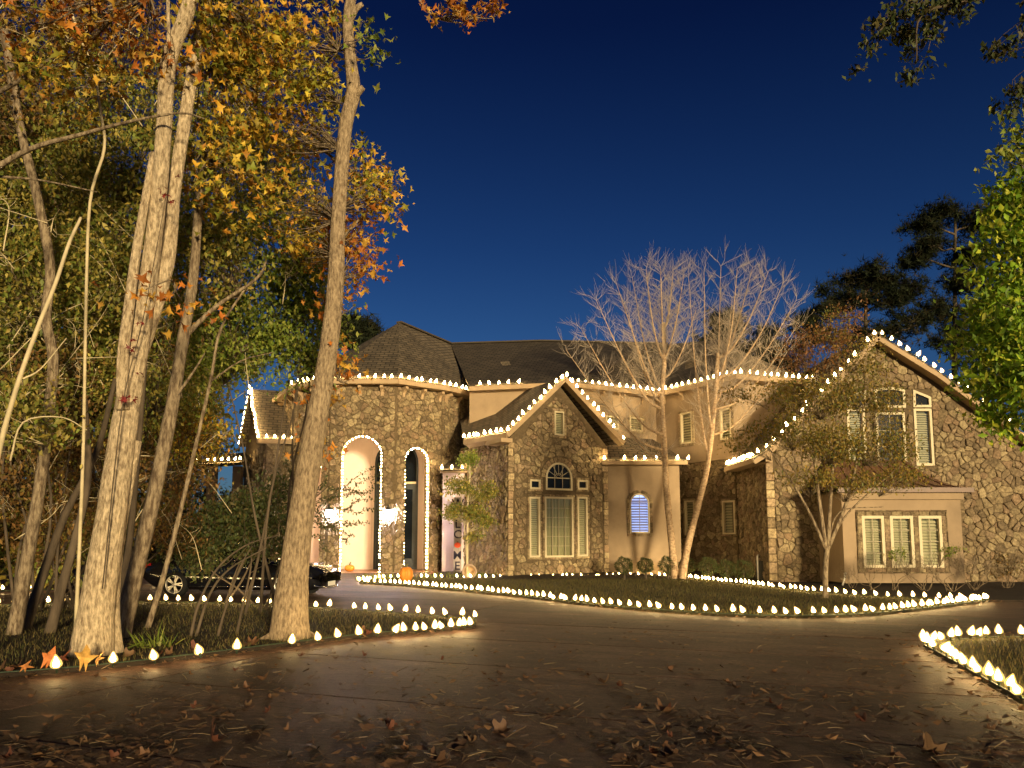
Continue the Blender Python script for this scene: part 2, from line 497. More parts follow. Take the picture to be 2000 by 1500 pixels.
def spline(ctrl, per=6):
    P = [Vector(p) for p in ctrl]
    P = [P[0] * 2 - P[1]] + P + [P[-1] * 2 - P[-2]]
    out = []
    for i in range(1, len(P) - 2):
        a, b, c, d = P[i - 1], P[i], P[i + 1], P[i + 2]
        for k in range(per):
            t = k / per
            out.append(0.5 * (2 * b + (c - a) * t + (2 * a - 5 * b + 4 * c - d) * t * t + (3 * b - a - 3 * c + d) * t ** 3))
    out.append(P[-2])
    return out
def limb(mb, ctrl, r0, r1, n=8, per=6, rough=0.0, flare=0.0, m=0):
    pts = spline(ctrl, per)
    k = len(pts) - 1
    rr = []
    for i in range(k + 1):
        t = i / k
        r = float(np.interp(t, np.linspace(0, 1, len(r0)), r0)) if hasattr(r0, '__len__') else r0 + (r1 - r0) * t
        if flare: r *= 1 + flare * math.exp(-t * 14)
        rr.append(r * (1 + random.uniform(-rough, rough)))
    mb.tube(pts, rr, n, m)
    return pts
def wob(a, b, k=4, amp=0.08):
    a = Vector(a); b = Vector(b); L = (b - a).length
    return [a + (b - a) * (i / k) + Vector((random.gauss(0, 1), random.gauss(0, 1), random.gauss(0, 1))) * (amp * L * (0 < i < k)) for i in range(k + 1)]

# ------------------------------------------------------------------ the setting: ground, driveway, lawns
def sheet(name, loop, z, matname, rise=None, label=None, cat=None, kind='structure', thick=0.0, res=0.0):
    """flat or gently mounded polygon sheet; loop is a list of (x, y)"""
    mb = MB()
    L = [Vector((p[0], p[1], 0)) for p in loop]
    tri = tessellate_polygon([L])
    vs = [(p.x, p.y, z + (rise(p.x, p.y) if rise else 0)) for p in L]
    fs = []
    for t in tri:
        a, b, c = [L[i] for i in t]
        fs.append(t if (b - a).cross(c - a).z > 0 else t[::-1])
    mb.add(vs, fs)
    if thick:
        k = len(L); vs2 = vs + [(p.x, p.y, z - thick) for p in L]
        mb.add(vs2, [(i, (i + 1) % k, (i + 1) % k + k, i + k) for i in range(k)])
    return tag(mb.build(name, matname), label, cat, None, kind)

mb = MB(); mb.add([(-400, -60, -0.12), (400, -60, -0.12), (400, 700, -0.12), (-400, 700, -0.12)], [(0, 1, 2, 3)])
tag(mb.build('ground', 'forest'), kind='structure')

def P2(*pp):
    return [(g.x, g.y) for g in (gnd(a, b) for a, b in pp)]
def dense(pts, step=0.4):
    S = spline([(p[0], p[1], 0) for p in pts], 10)
    out = [(S[0].x, S[0].y)]
    for q in S[1:]:
        if math.hypot(q.x - out[-1][0], q.y - out[-1][1]) >= step: out.append((q.x, q.y))
    return out
def inside(p, loop):
    x, y = p; c = False; j = len(loop) - 1
    for i in range(len(loop)):
        xi, yi = loop[i]; xj, yj = loop[j]
        if (yi > y) != (yj > y) and x < (xj - xi) * (y - yi) / (yj - yi) + xi: c = not c
        j = i
    return c

BED_FRONT = dense(P2((702, 1141), (800, 1147), (1000, 1166), (1150, 1184), (1300, 1197), (1450, 1206), (1570, 1208), (1700, 1203), (1800, 1193), (1880, 1183), (1932, 1176)))
BED_BACK = dense(P2((702, 1138), (760, 1133), (850, 1132), (1000, 1133), (1150, 1131), (1290, 1129), (1400, 1139), (1510, 1151), (1600, 1161), (1700, 1169), (1820, 1174), (1932, 1176)))
LAWN_FRONT = BED_FRONT + BED_BACK[::-1][1:-1]
NEAR_L = dense(P2((930, 1226), (703, 1246), (300, 1296), (107, 1316)) + [(-6.6, 8.4), (-7.6, 6.4), (-8.4, 3.5), (-8.8, -2)])
FAR_L = dense(P2((930, 1215), (800, 1205), (600, 1191), (430, 1183), (270, 1181), (0, 1187)) + [(-18, 17.2), (-30, 16.5)])
ISLAND_L = NEAR_L[::-1] + FAR_L + [(-40, 16.5), (-40, -2)]
RIGHT_A = dense(P2((1803, 1266), (1850, 1292), (1915, 1330), (1990, 1372)) + [(4.6, 6.2), (4.3, 4.6), (4.2, 2.0), (4.2, -2)])
RIGHT_B = dense(P2((1803, 1262), (1870, 1257), (1940, 1252)) + [(10.5, 12.3), (16, 12.6), (26, 13.0)])
ISLAND_R = RIGHT_A[::-1] + RIGHT_B + [(40, 13.0), (40, -2)]

# driveway: base sheet and cast slabs with recessed joints
mb = MB(); mb.add([(-34, -3, -0.03), (30, -3, -0.03), (30, 40, -0.03), (-34, 40, -0.03)], [(0, 1, 2, 3)])
drive = tag(mb.build('driveway', 'joint'), kind='structure')
A_ = R(-21); ca, sa = math.cos(A_), math.sin(A_)
SW, SD, GAP = 14.0, 2.3, 0.022
mb = MB()
hx, hy, ch = SW / 2 - GAP / 2, SD / 2 - GAP / 2, 0.012
mb.add([(-hx, -hy, -0.09), (hx, -hy, -0.09), (hx, hy, -0.09), (-hx, hy, -0.09),
        (-hx, -hy, -ch), (hx, -hy, -ch), (hx, hy, -ch), (-hx, hy, -ch),
        (-hx + ch, -hy + ch, 0), (hx - ch, -hy + ch, 0), (hx - ch, hy - ch, 0), (-hx + ch, hy - ch, 0)],
       [(0, 1, 5, 4), (1, 2, 6, 5), (2, 3, 7, 6), (3, 0, 4, 7), (4, 5, 9, 8), (5, 6, 10, 9), (6, 7, 11, 10), (7, 4, 8, 11), (8, 9, 10, 11)])
slab_me = mb.mesh('slab', 'concrete')
for i in range(-14, 15):
    for j in range(-8, 24):
        cx0 = i * SW; cy0 = (j + 0.45) * SD
        x = cx0 * ca - cy0 * sa; y = cx0 * sa + cy0 * ca
        if not (-32 < x < 26 and 0.5 < y < 34.5): continue
        cn = [(x + a * ca - b * sa, y + a * sa + b * ca) for a, b in ((-hx, -hy), (hx, -hy), (hx, hy), (-hx, hy), (0, 0))]
        if any(all(inside(c, L) for c in cn) for L in (ISLAND_L, ISLAND_R, LAWN_FRONT)): continue
        if abs(x) > 0.75 * y + 9: continue
        o = put('slab', slab_me)
        o.location = (x, y, random.uniform(-0.003, 0.003)); o.rotation_euler = (0, 0, A_)
        adopt(o, drive)

sheet('lawn', LAWN_FRONT, 0.05, 'lawn', thick=0.1)
sheet('woodland_floor', ISLAND_L, 0.05, 'forest', thick=0.1)
sheet('lawn', ISLAND_R, 0.05, 'lawn', thick=0.1)
bed = BED_BACK + [(20.5, 20), (24, 24), (24, 33), (-3.5, 34), (-4.6, 31.4)]
def bed_rise(x, y):
    return 0.0
sheet('planting_bed', bed, 0.045, 'soil', thick=0.09)
# soil banked up against the middle of the house
bank = [(-3.4, 31.6), (-0.5, 29.0), (2.5, 29.6), (5.5, 30.3), (8.2, 29.6), (9.1, 28.6), (10, 34), (7, 37), (-2, 37)]
mb = MB()
cz = [(-3.4, 31.6, .05), (-0.5, 28.8, .05), (2.5, 29.3, .05), (5.5, 29.8, .05), (8.2, 28.9, .05), (9.2, 28.2, .05),
      (9.3, 31, .22), (6.5, 35, .26), (3.8, 32.2, .26), (-0.1, 30.2, .24), (-1.6, 33.0, .24), (-3.0, 34.3, .22)]
mb.add(cz, [(0, 11, 10), (0, 10, 9, 1), (1, 9, 2), (2, 9, 8), (2, 8, 3), (3, 8, 7), (3, 7, 4), (4, 7, 6), (4, 6, 5)], smooth=True)
for k in range(len(mb.f)): mb.f[k] = mb.f[k][::-1]
tag(mb.build('soil_bank', 'soil'), kind='structure')
# forecourt ramp up to the porch
mb = MB()
mb.add([(-13, 31.0, 0.004), (-4.4, 31.0, 0.004), (-3.3, 32.2, 0.004), (-3.6, 33.9, 0.16), (-5.0, 32.4, 0.16), (-8.0, 32.4, 0.16), (-9.8, 33.9, 0.16), (-13, 33.9, 0.16)],
       [(0, 1, 4, 5), (1, 2, 3, 4), (0, 5, 6, 7)])
tag(mb.build('porch_approach', 'concrete'), kind='structure')

# ------------------------------------------------------------------ the house
house = empty('stone_house', (2, 34, 0), 'large stone and stucco house with steep roofs outlined in warm bulbs', 'house')
class Wall:
    def __init__(s, a, b):
        s.a = Vector((a[0], a[1], 0)); s.b = Vector((b[0], b[1], 0))
        s.L = (s.b - s.a).length; s.d = (s.b - s.a) / s.L
        s.n = Vector((s.d.y, -s.d.x, 0))
    def p(s, u, z, o=0.0):
        q = s.a + s.d * u + s.n * o
        return Vector((q.x, q.y, z))
    def uz(s, px, py):
        d = ray(px, py)
        t = (s.a - CAM).dot(s.n) / d.dot(s.n)
        q = CAM + d * t
        return ((q - s.a).dot(s.d), q.z)
def rect(u0, u1, z0, z1): return [(u0, z0), (u1, z0), (u1, z1), (u0, z1)]
def arch(u0, u1, z0, zs, n=14, rise=None):
    c = (u0 + u1) / 2; r = (u1 - u0) / 2; h = r if rise is None else rise
    return [(u0, z0), (u1, z0)] + [(c + r * math.cos(math.pi * k / n), zs + h * math.sin(math.pi * k / n)) for k in range(n + 1)]
def seg_arch(u0, u1, z0, zs, rise, n=8):
    return [(u0, z0), (u1, z0)] + [(u1 + (u0 - u1) * k / n, zs + rise * math.sin(math.pi * k / n) ** 0.8) for k in range(n + 1)]
def inset(loop, w):
    k = len(loop); out = []
    for i in range(k):
        p0 = Vector(loop[i - 1]); p1 = Vector(loop[i]); p2 = Vector(loop[(i + 1) % k])
        e1 = (p1 - p0); e2 = (p2 - p1)
        if e1.length < 1e-6: e1 = e2
        if e2.length < 1e-6: e2 = e1
        e1.normalize(); e2.normalize()
        n1 = Vector((-e1.y, e1.x)); n2 = Vector((-e2.y, e2.x))
        b = n1 + n2; b.normalize()
        q = p1 + b * (w / max(0.35, b.dot(n1)))
        out.append((q.x, q.y))
    return out
def wall_part(w, outline, holes=(), thick=0.3, matname='mortar', name='wall', parent=None):
    loops = [list(outline)] + [list(h) for h in holes]
    flat = [p for L in loops for p in L]
    tri = tessellate_polygon([[Vector((p[0], p[1], 0)) for p in L] for L in loops])
    mb = MB()
    def orient(t, flip):
        a, b, c = [Vector((flat[i][0], flat[i][1], 0)) for i in t]
        up = (b - a).cross(c - a).z > 0
        return t if up != flip else t[::-1]
    mb.add([w.p(u, z, 0) for u, z in flat], [orient(t, False) for t in tri])
    mb.add([w.p(u, z, -thick) for u, z in flat], [orient(t, True) for t in tri])
    for L in loops:
        k = len(L)
        mb.add([w.p(u, z, 0) for u, z in L] + [w.p(u, z, -thick) for u, z in L], [(i, i + k, (i + 1) % k + k, (i + 1) % k) for i in range(k)])
    return mb.build(name, matname, parent or house)

# ---- rubble stones: each a domed, rounded block in the wall plane
STONES = []      # (apparent size, verts, faces, colour, wall object)
SC = [(.33, .25, .14), (.28, .205, .115), (.36, .275, .155), (.24, .175, .10), (.41, .32, .18), (.30, .205, .12), (.21, .155, .09), (.33, .24, .145)]
def clip(poly, nx, ny, c):     # keep points with nx*x + ny*y <= c
    out = []
    k = len(poly)
    for i in range(k):
        p = poly[i]; q = poly[(i + 1) % k]
        a = nx * p[0] + ny * p[1] - c; b = nx * q[0] + ny * q[1] - c
        if a <= 0: out.append(p)
        if (a < 0 < b) or (b < 0 < a):
            t = a / (a - b); out.append((p[0] + (q[0] - p[0]) * t, p[1] + (q[1] - p[1]) * t))
    return out
def stone_fill(w, outline, wobj, su=0.46, sz=0.34, obst=(), gap=0.008, tone=1.0):
    us = [p[0] for p in outline]; zs = [p[1] for p in outline]
    u0, u1, z0, z1 = min(us), max(us), min(zs), max(zs)
    sites = {}
    nu = int((u1 - u0) / su) + 2; nz = int((z1 - z0) / sz) + 2
    for j in range(-1, nz + 1):
        for i in range(-1, nu + 1):
            if random.random() < 0.20: continue
            sites[(i, j)] = (u0 + (i + 0.5 * (j % 2) + random.uniform(0.05, .95)) * su, z0 + (j + random.uniform(0.05, .95)) * sz, random.uniform(-0.010, 0.012))
    k = len(outline)
    edges = []
    for i in range(k):
        p = outline[i]; q = outline[(i + 1) % k]
        ex, ey = q[0] - p[0], q[1] - p[1]; L = math.hypot(ex, ey)
        nx, ny = ey / L, -ex / L
        edges.append((nx, ny, nx * p[0] + ny * p[1]))
    for (i, j), (x, y, wt) in sites.items():
        if any(nx * x + ny * y > c for nx, ny, c in edges): continue
        poly = [(x - 1.4 * su, y - 1.4 * sz), (x + 1.4 * su, y - 1.4 * sz), (x + 1.4 * su, y + 1.4 * sz), (x - 1.4 * su, y + 1.4 * sz)]
        for dj in (-2, -1, 0, 1, 2):
            for di in (-2, -1, 0, 1, 2):
                s = sites.get((i + di, j + dj))
                if not s or (di == 0 and dj == 0): continue
                nx, ny = s[0] - x, (s[1] - y)
                c = (s[0] ** 2 + s[1] ** 2 - x * x - y * y + wt - s[2]) / 2
                poly = clip(poly, nx, ny, c)
                if len(poly) < 3: break
            if len(poly) < 3: break
        for nx, ny, c in edges:
            if len(poly) >= 3: poly = clip(poly, nx, ny, c - 0.01)
        bad = False
        for ob in obst:
            if len(poly) < 3: bad = True; break
            if ob[0] == 'r':
                _, a0, a1, b0, b1 = ob
                dd = [(a0 - x, (1, 0, a0)), (x - a1, (-1, 0, -a1)), (b0 - y, (0, 1, b0)), (y - b1, (0, -1, -b1))]
                best = max(dd, key=lambda t: t[0])
                if best[0] <= 0.02: bad = True; break
                # only clip when the cell reaches the opening
                if any(a0 < p[0] < a1 and b0 < p[1] < b1 for p in poly) or (min(p[0] for p in poly) < a1 and max(p[0] for p in poly) > a0 and min(p[1] for p in poly) < b1 and max(p[1] for p in poly) > b0):
                    poly = clip(poly, *best[1])
            else:
                _, cu, cz_, r = ob
                dx, dy = x - cu, y - cz_; D = math.hypot(dx, dy)
                if D <= r + 0.02: bad = True; break
                poly = clip(poly, -dx / D, -dy / D, -(dx / D * cu + dy / D * cz_ + r))
        if bad or len(poly) < 3: continue
        A = 0; gx = gy = 0
        for a in range(len(poly)):
            p = poly[a]; q = poly[(a + 1) % len(poly)]
            cr = p[0] * q[1] - q[0] * p[1]; A += cr; gx += (p[0] + q[0]) * cr; gy += (p[1] + q[1]) * cr
        A /= 2
        if A < 0.003: continue
        gx /= 6 * A; gy /= 6 * A
        # cut the corners twice over for a worn outline
        pts = []
        for a in range(len(poly)):
            p = poly[a]; q = poly[(a + 1) % len(poly)]
            f = random.uniform(0.09, 0.24)
            pts.append((p[0] + (q[0] - p[0]) * f, p[1] + (q[1] - p[1]) * f)); pts.append((q[0] + (p[0] - q[0]) * f, q[1] + (p[1] - q[1]) * f))
        r = math.sqrt(A / math.pi)
        h = random.uniform(0.02, 0.07); tu = random.uniform(-.22, .22); tz = random.uniform(-.28, .16)
        V = []; n = len(pts)
        for sc_, hh in ((1 - gap / r, -0.01), (1 - gap * 1.25 / r, h * 0.62), (0.80 - gap * .6 / r, h)):
            for p in pts:
                du, dz = (p[0] - gx) * sc_, (p[1] - gy) * sc_
                oo = hh + (du * tu + dz * tz + random.uniform(-.010, .010) if hh > 0 else 0)
                V.append(w.p(gx + du, gy + dz, max(oo, -0.01)))
        Fc = [(a, (a + 1) % n, (a + 1) % n + n, a + n) for a in range(n)] + [(a + n, (a + 1) % n + n, (a + 1) % n + 2 * n, a + 2 * n) for a in range(n)]
        Fc.append(tuple(a + 2 * n for a in range(n)))
        c = random.choice(SC); kk = random.uniform(0.78, 1.06) * tone
        STONES.append((A / (w.a.y + w.d.y * gx) ** 2, V, Fc, tuple(x_ * kk for x_ in c), wobj))

def stone_box(w, u0, u1, z0, z1, o=0.045, matname=None):
    """one dressed block of a surround, quoin or arch ring"""
    j = lambda: random.uniform(-0.008, 0.008)
    b = 0.016; o = o + random.uniform(-.012, .015)
    pts = [(u0 + j(), z0 + j()), (u1 + j(), z0 + j()), (u1 + j(), z1 + j()), (u0 + j(), z1 + j())]
    V = [w.p(u, z, -0.01) for u, z in pts] + [w.p(u, z, o - b) for u, z in pts]
    cu = (u0 + u1) / 2; cz_ = (z0 + z1) / 2
    V += [w.p(u + (b if u < cu else -b), z + (b if z < cz_ else -b), o) for u, z in pts]
    F = [(0, 1, 5, 4), (1, 2, 6, 5), (2, 3, 7, 6), (3, 0, 4, 7), (4, 5, 9, 8), (5, 6, 10, 9), (6, 7, 11, 10), (7, 4, 8, 11), (8, 9, 10, 11)]
    return V, F
def add_block(w, u0, u1, z0, z1, wobj, o=0.05, bright=1.2):
    V, F = stone_box(w, u0, u1, z0, z1, o)
    c = random.choice(SC); k = random.uniform(0.85, 1.2) * bright
    STONES.append((abs((u1 - u0) * (z1 - z0)) / w.a.y ** 2, V, F, tuple(x * k for x in c), wobj))
def surround(w, u0, u1, z0, z1, wobj, t=0.13, step=0.34, top=True, bottom=True, bright=1.0, o=0.04):
    z = z0
    while z < z1 - 0.02:
        e = min(z + random.uniform(.75, 1.2) * step, z1)
        if z1 - e < 0.1: e = z1
        add_block(w, u0 - t, u0 - .008, z + .006, e - .006, wobj, o, bright); add_block(w, u1 + .008, u1 + t, z + .006, e - .006, wobj, o, bright)
        z = e
    for flag, za, zb in ((top, z1 + .008, z1 + t), (bottom, z0 - t, z0 - .008)):
        if not flag: continue
        u = u0 - t
        while u < u1 + t - 0.02:
            e = min(u + random.uniform(.75, 1.2) * step, u1 + t)
            if u1 + t - e < 0.1: e = u1 + t
            add_block(w, u + .006, e - .006, za, zb, wobj, o, bright); u = e
def voussoirs(w, cu, cz_, r, wobj, t=0.2, n=11, a0=0, a1=180, bright=1.1):
    for k in range(n):
        p0 = R(a0 + (a1 - a0) * (k + .06) / n); p1 = R(a0 + (a1 - a0) * (k + .94) / n); o = random.uniform(.04, .07)
        q = [(cu + rr * math.cos(a), cz_ + rr * math.sin(a)) for rr, a in ((r + .015, p0), (r + t, p0), (r + t * random.uniform(.95, 1.15), p1), (r + .015, p1))]
        V = [w.p(u, z, -0.01) for u, z in q] + [w.p(u, z, o) for u, z in q]
        c = random.choice(SC); kk = random.uniform(.9, 1.2) * bright
        STONES.append((r * t * 2 / w.a.y ** 2 / n, V, [(0, 1, 5, 4), (1, 2, 6, 5), (2, 3, 7, 6), (3, 0, 4, 7), (4, 5, 6, 7)], tuple(x * kk for x in c), wobj))

# ---- windows
def span(loop, z):
    xs = []
    k = len(loop)
    for i in range(k):
        p = loop[i]; q = loop[(i + 1) % k]
        if (p[1] <= z < q[1]) or (q[1] <= z < p[1]):
            xs.append(p[0] + (q[0] - p[0]) * (z - p[1]) / (q[1] - p[1]))
    return (min(xs), max(xs)) if len(xs) >= 2 else None
def vspan(loop, u):
    r = span([(z, x) for x, z in loop], u)
    return r
def window(w, loop, style='dark', fw=0.06, nv=0, nh=0, fan=False, name='window', slat=0.09, label=None):
    k = len(loop)
    out = inset(loop, -0.012); inn = inset(loop, fw)
    mb = MB()
    vs = [w.p(u, z, .035) for u, z in out] + [w.p(u, z, .035) for u, z in inn] + [w.p(u, z, -.09) for u, z in inn] + [w.p(u, z, 0) for u, z in out]
    fs = []
    for i in range(k):
        j = (i + 1) % k
        fs += [(i, j, j + k, i + k), (i + k, j + k, j + 2 * k, i + 2 * k), (i + 3 * k, j + 3 * k, j, i)]
    mb.add(vs, fs)
    win = mb.build(name, 'frame', house)
    if label: win['label'] = label
    mb = MB(); mb.add([w.p(u, z, -.035) for u, z in inn], [tuple(range(k))])
    if name != 'gable_vent': mb.build('pane', 'dark_glass' if style == 'dark' else 'pane', win)
    us = [p[0] for p in inn]; zs = [p[1] for p in inn]
    U0, U1, Z0, Z1 = min(us), max(us), min(zs), max(zs)
    t = 0.011
    def bar(u0, u1, z0, z1):
        m_ = MB()
        P = [w.p(a, b, o) for o in (-.034, -.012) for a, b in ((u0, z0), (u1, z0), (u1, z1), (u0, z1))]
        m_.hexa(P); m_.build('muntin', 'muntin', win)
    for i in range(1, nv + 1):
        u = U0 + (U1 - U0) * i / (nv + 1); s_ = vspan(inn, u)
        if s_: bar(u - t, u + t, s_[0], s_[1])
    for i in range(1, nh + 1):
        z = Z0 + (Z1 - Z0) * i / (nh + 1); s_ = span(inn, z)
        if s_: bar(s_[0], s_[1], z - t, z + t)
    if fan:
        cu, cz_, r = fan
        m_ = MB()
        for a in (30, 62, 90, 118, 150):
            a_ = R(a)
            m_.beam(w.p(cu + .12 * r / .7 * math.cos(a_), cz_ + .12 * r / .7 * math.sin(a_), -.02), w.p(cu + (r - fw) * math.cos(a_), cz_ + (r - fw) * math.sin(a_), -.02), .02, .022, up=tuple(w.n))
        arc = [w.p(cu + r * .3 * math.cos(R(a)), cz_ + r * .3 * math.sin(R(a)), -.02) for a in range(0, 181, 18)]
        m_.tube(arc, .012, 5)
        m_.build('fanlight_bars', 'muntin', win)
    if style in ('blind', 'lit', 'shutter', 'curtain'):
        mb = MB(); mb.add([w.p(u, z, -.17) for u, z in inset(loop, .004)], [tuple(range(k))])
        mb.build('backing', {'lit': 'lit_back', 'curtain': 'curtain'}.get(style, 'blind_back'), win)
        if style != 'curtain':
            z = Z0 + slat * .6
            while z < Z1 - slat * .3:
                s_ = span(inn, z)
                if s_:
                    h = slat * (.36 if style != 'shutter' else .30)
                    m_ = MB()
                    a, b = s_[0] + .006, s_[1] - .006
                    m_.add([w.p(a, z - h, -.075), w.p(b, z - h, -.075), w.p(b, z + h, -.125), w.p(a, z + h, -.125),
                            w.p(a, z - h - .008, -.079), w.p(b, z - h - .008, -.079), w.p(b, z + h - .008, -.129), w.p(a, z + h - .008, -.129)],
                           [(0, 1, 2, 3), (7, 6, 5, 4), (0, 4, 5, 1), (2, 6, 7, 3)])
                    m_.build('slat', 'lit_slat' if style == 'lit' else 'slat', win)
                z += slat
        else:
            m_ = MB()                        # hanging folds
            n = 26; V = []
            for i in range(n + 1):
                u = U0 + (U1 - U0) * i / n; o = -.12 + .022 * math.sin(i * 1.9) + random.uniform(-.006, .006)
                V += [w.p(u, Z0, o), w.p(u, Z1, o)]
            m_.add(V, [(2 * i, 2 * i + 2, 2 * i + 3, 2 * i + 1) for i in range(n)], smooth=True)
            m_.build('curtain', 'curtain', win)
    return win
def px_rect(w, x0, x1, y0, y1):
    a = w.uz(x0, y1); b = w.uz(x1, y0)
    c = w.uz(x0, y0); d = w.uz(x1, y1)
    return rect(min(a[0], c[0]) * .5 + max(a[0], c[0]) * .5, (b[0] + d[0]) / 2, (a[1] + d[1]) / 2, (b[1] + c[1]) / 2)
def obst_of(loop, m=0.15):
    us = [p[0] for p in loop]; zs = [p[1] for p in loop]
    return ('r', min(us) - m, max(us) + m, min(zs) - m, max(zs) + m)

# ---- roofs
def roof(pts, name='roof', matname='shingle', thick=0.10, parent=None):
    P = [Vector(p) for p in pts]
    n = (P[1] - P[0]).cross(P[2] - P[0]).normalized()
    if n.z < 0:
        P = [P[1], P[0]] + P[2:][::-1]; n = (P[1] - P[0]).cross(P[2] - P[0]).normalized()
    e = (P[1] - P[0]).normalized(); s_ = n.cross(e)
    k = len(P)
    mb = MB()
    mb.add(P + [p - n * thick for p in P], [tuple(range(k)), tuple(range(2 * k - 1, k - 1, -1))] + [(i, i + k, (i + 1) % k + k, (i + 1) % k) for i in range(k)])
    me = mb.mesh(name, matname)
    uvl = me.uv_layers.new(name='uv')
    base = P[0]
    for li in range(len(me.loops)):
        co = me.vertices[me.loops[li].vertex_index].co
        uvl.data[li].uv = ((co - base).dot(e), (co - base).dot(s_))
    return put(name, me, parent or house)
def board(name, a, b, w_, h_, matname='trim', up=(0, 0, 1), side=0.0, parent=None):
    mb = MB(); mb.beam(a, b, w_, h_, up, side=side)
    return mb.build(name, matname, parent or house)
def soffit(name, pts, matname='soffit', parent=None):
    mb = MB(); mb.add([Vector(p) for p in pts], [tuple(range(len(pts)))])
    mb.add([Vector(p) + Vector((0, 0, .03)) for p in pts], [tuple(range(len(pts)))[::-1]])
    return mb.build(name, matname, parent or house)
def bracket(w, u, z, matname='trim', d=0.34, h=0.42, wd=0.13):
    mb = MB()
    prof = [(0, 0), (d, 0), (d, -.10), (d * .55, -.16), (d * .28, -h * .6), (.06, -h), (0, -h)]
    V = [w.p(u - wd / 2, z + b, a) for a, b in prof] + [w.p(u + wd / 2, z + b, a) for a, b in prof]
    k = len(prof)
    mb.add(V, [tuple(range(k)), tuple(range(2 * k - 1, k - 1, -1))] + [(i, i + k, (i + 1) % k + k, (i + 1) % k) for i in range(k)])
    mb.build('bracket', matname, house)

# ===== entrance tower =====
TZ = 8.42           # eave height
tv = [(-11.3, 37.5), (-9.75, 34.5), (-7.9, 33.0), (-5.05, 33.0), (-3.2, 34.5), (-1.65, 37.5)]
tw = [Wall(tv[i], tv[i + 1]) for i in range(5)]
wA, wB, wC, wD = tw[1], tw[2], tw[3], tw[4]
FLOOR = 0.17
ub0, _ = wB.uz(664, 1000); ub1, _ = wB.uz(744, 1000); _, zb = wB.uz(704, 850)
uc0, _ = wC.uz(790, 1000); uc1, _ = wC.uz(838, 1000); _, zc = wC.uz(814, 873)
rB = (ub1 - ub0) / 2; rC = (uc1 - uc0) / 2
archB = arch(ub0, ub1, FLOOR - .04, zb - rB); archC = arch(uc0, uc1, FLOOR - .04, zc - rC)
ua1 = wA.L - (uc0); ua0 = wA.L - uc1
archA = arch(ua0, ua1, FLOOR - .04, zc - rC)
for w_, hs in ((tw[0], []), (wA, [archA]), (wB, [archB]), (wC, [archC]), (wD, [])):
    ol = rect(0, w_.L, -.1, TZ - .12)
    # openings reach the floor: cut the outline instead of a hole
    if hs:
        h = hs[0]
        ol = [(0, -.1), (h[0][0], -.1)] + [(h[0][0], h[0][1])] + h[2:][::-1] + [(h[1][0], -.1), (w_.L, -.1), (w_.L, TZ - .12), (0, TZ - .12)]
    wo = wall_part(w_, ol, [], .42, 'mortar')
    ob = []
    if hs:
        c = (h[0][0] + h[1][0]) / 2; r = (h[1][0] - h[0][0]) / 2; zs_ = h[2][1]
        ob = [('r', h[0][0] - .03, h[1][0] + .03, -1, zs_), ('d', c, zs_, r + .03)]
    stone_fill(w_, rect(.02, w_.L - .02, -.05, TZ - .2), wo, .235, .175, ob)
    for u in np.arange(.35, w_.L, .95):
        bracket(w_, u, TZ - .22)
ev = []             # eave corners, pushed out from the walls
tc = Vector((-6.47, 37.2, 0))
for x, y in tv:
    d = Vector((x, y, 0)) - tc; d.normalize()
    q = Vector((x, y, 0)) + d * 0.5
    ev.append(Vector((q.x, q.y, TZ)))
ev[0] = Vector((-11.9, 37.5, TZ)); ev[5] = at(958, 774, 36.6); ev[5].z = TZ
apex = at(779, 630, 37.6); RZ = apex.z
rj = at(880, 675, 41.9); rj.z = RZ
for i in range(5):
    a, b = ev[i], ev[i + 1]
    board('fascia', a + Vector((0, 0, -.09)), b + Vector((0, 0, -.09)), .06, .2)
    w_ = tw[i]
    soffit('soffit', [a + Vector((0, 0, -.17)), b + Vector((0, 0, -.17)), w_.p(w_.L, TZ - .17), w_.p(0, TZ - .17)][::-1])
    up_ = Vector((0, 0, .03))
    roof([a + up_, b + up_, apex])
roof([ev[5] + Vector((0, 0, .03)), Vector((-0.9, 40.2, TZ + .6)), rj, apex])
roof([Vector((-14.5, 42, TZ)), ev[0], apex, rj])
# porch inside
mb = MB(); mb.add([(p[0], p[1], FLOOR) for p in [(-11.0, 37.2), (-9.55, 34.35), (-7.85, 32.95), (-5.1, 32.95), (-3.3, 34.4), (-2.4, 37.2)]], [(0, 1, 2, 3, 4, 5)])
k = 6; base = [(-11.0, 37.2), (-9.55, 34.35), (-7.95, 32.7), (-5.0, 32.7), (-3.2, 34.2), (-2.4, 37.2)]
mb = MB(); mb.add([(x, y, FLOOR) for x, y in base] + [(x, y, -.1) for x, y in base], [(0, 1, 2, 3, 4, 5)] + [(i, i + 6, (i + 1) % 6 + 6, (i + 1) % 6) for i in range(6)])
mb.build('porch_floor', 'tile', house)
wP = Wall((-10.6, 36.4), (-2.3, 36.4))
du0, _ = wP.uz(731, 1000); du1, _ = wP.uz(816, 1000); _, dzt = wP.uz(770, 862)
rD = (du1 - du0) / 2
dl = arch(du0, du1, FLOOR, dzt - rD)
ol = [(0, 0), (du0, 0), (du0, FLOOR)] + dl[2:][::-1] + [(du1, 0), (wP.L, 0), (wP.L, 7.3), (0, 7.3)]
wall_part(wP, ol, [], .3, 'porch_wall')
ceil_ = MB(); ceil_.add([(x, y, 7.2) for x, y in [(-10.6, 37.2), (-9.3, 34.7), (-7.75, 33.3), (-5.2, 33.3), (-3.5, 34.7), (-2.4, 37.2)]], [(5, 4, 3, 2, 1, 0)]); ceil_.build('porch_ceiling', 'porch_wall', house)
for a, b in (((-10.2, 34.9), (-10.6, 36.4)), ((-3.3, 35.2), (-2.6, 36.4))):
    ws = Wall(a, b) if a[0] < -5 else Wall(b, a)
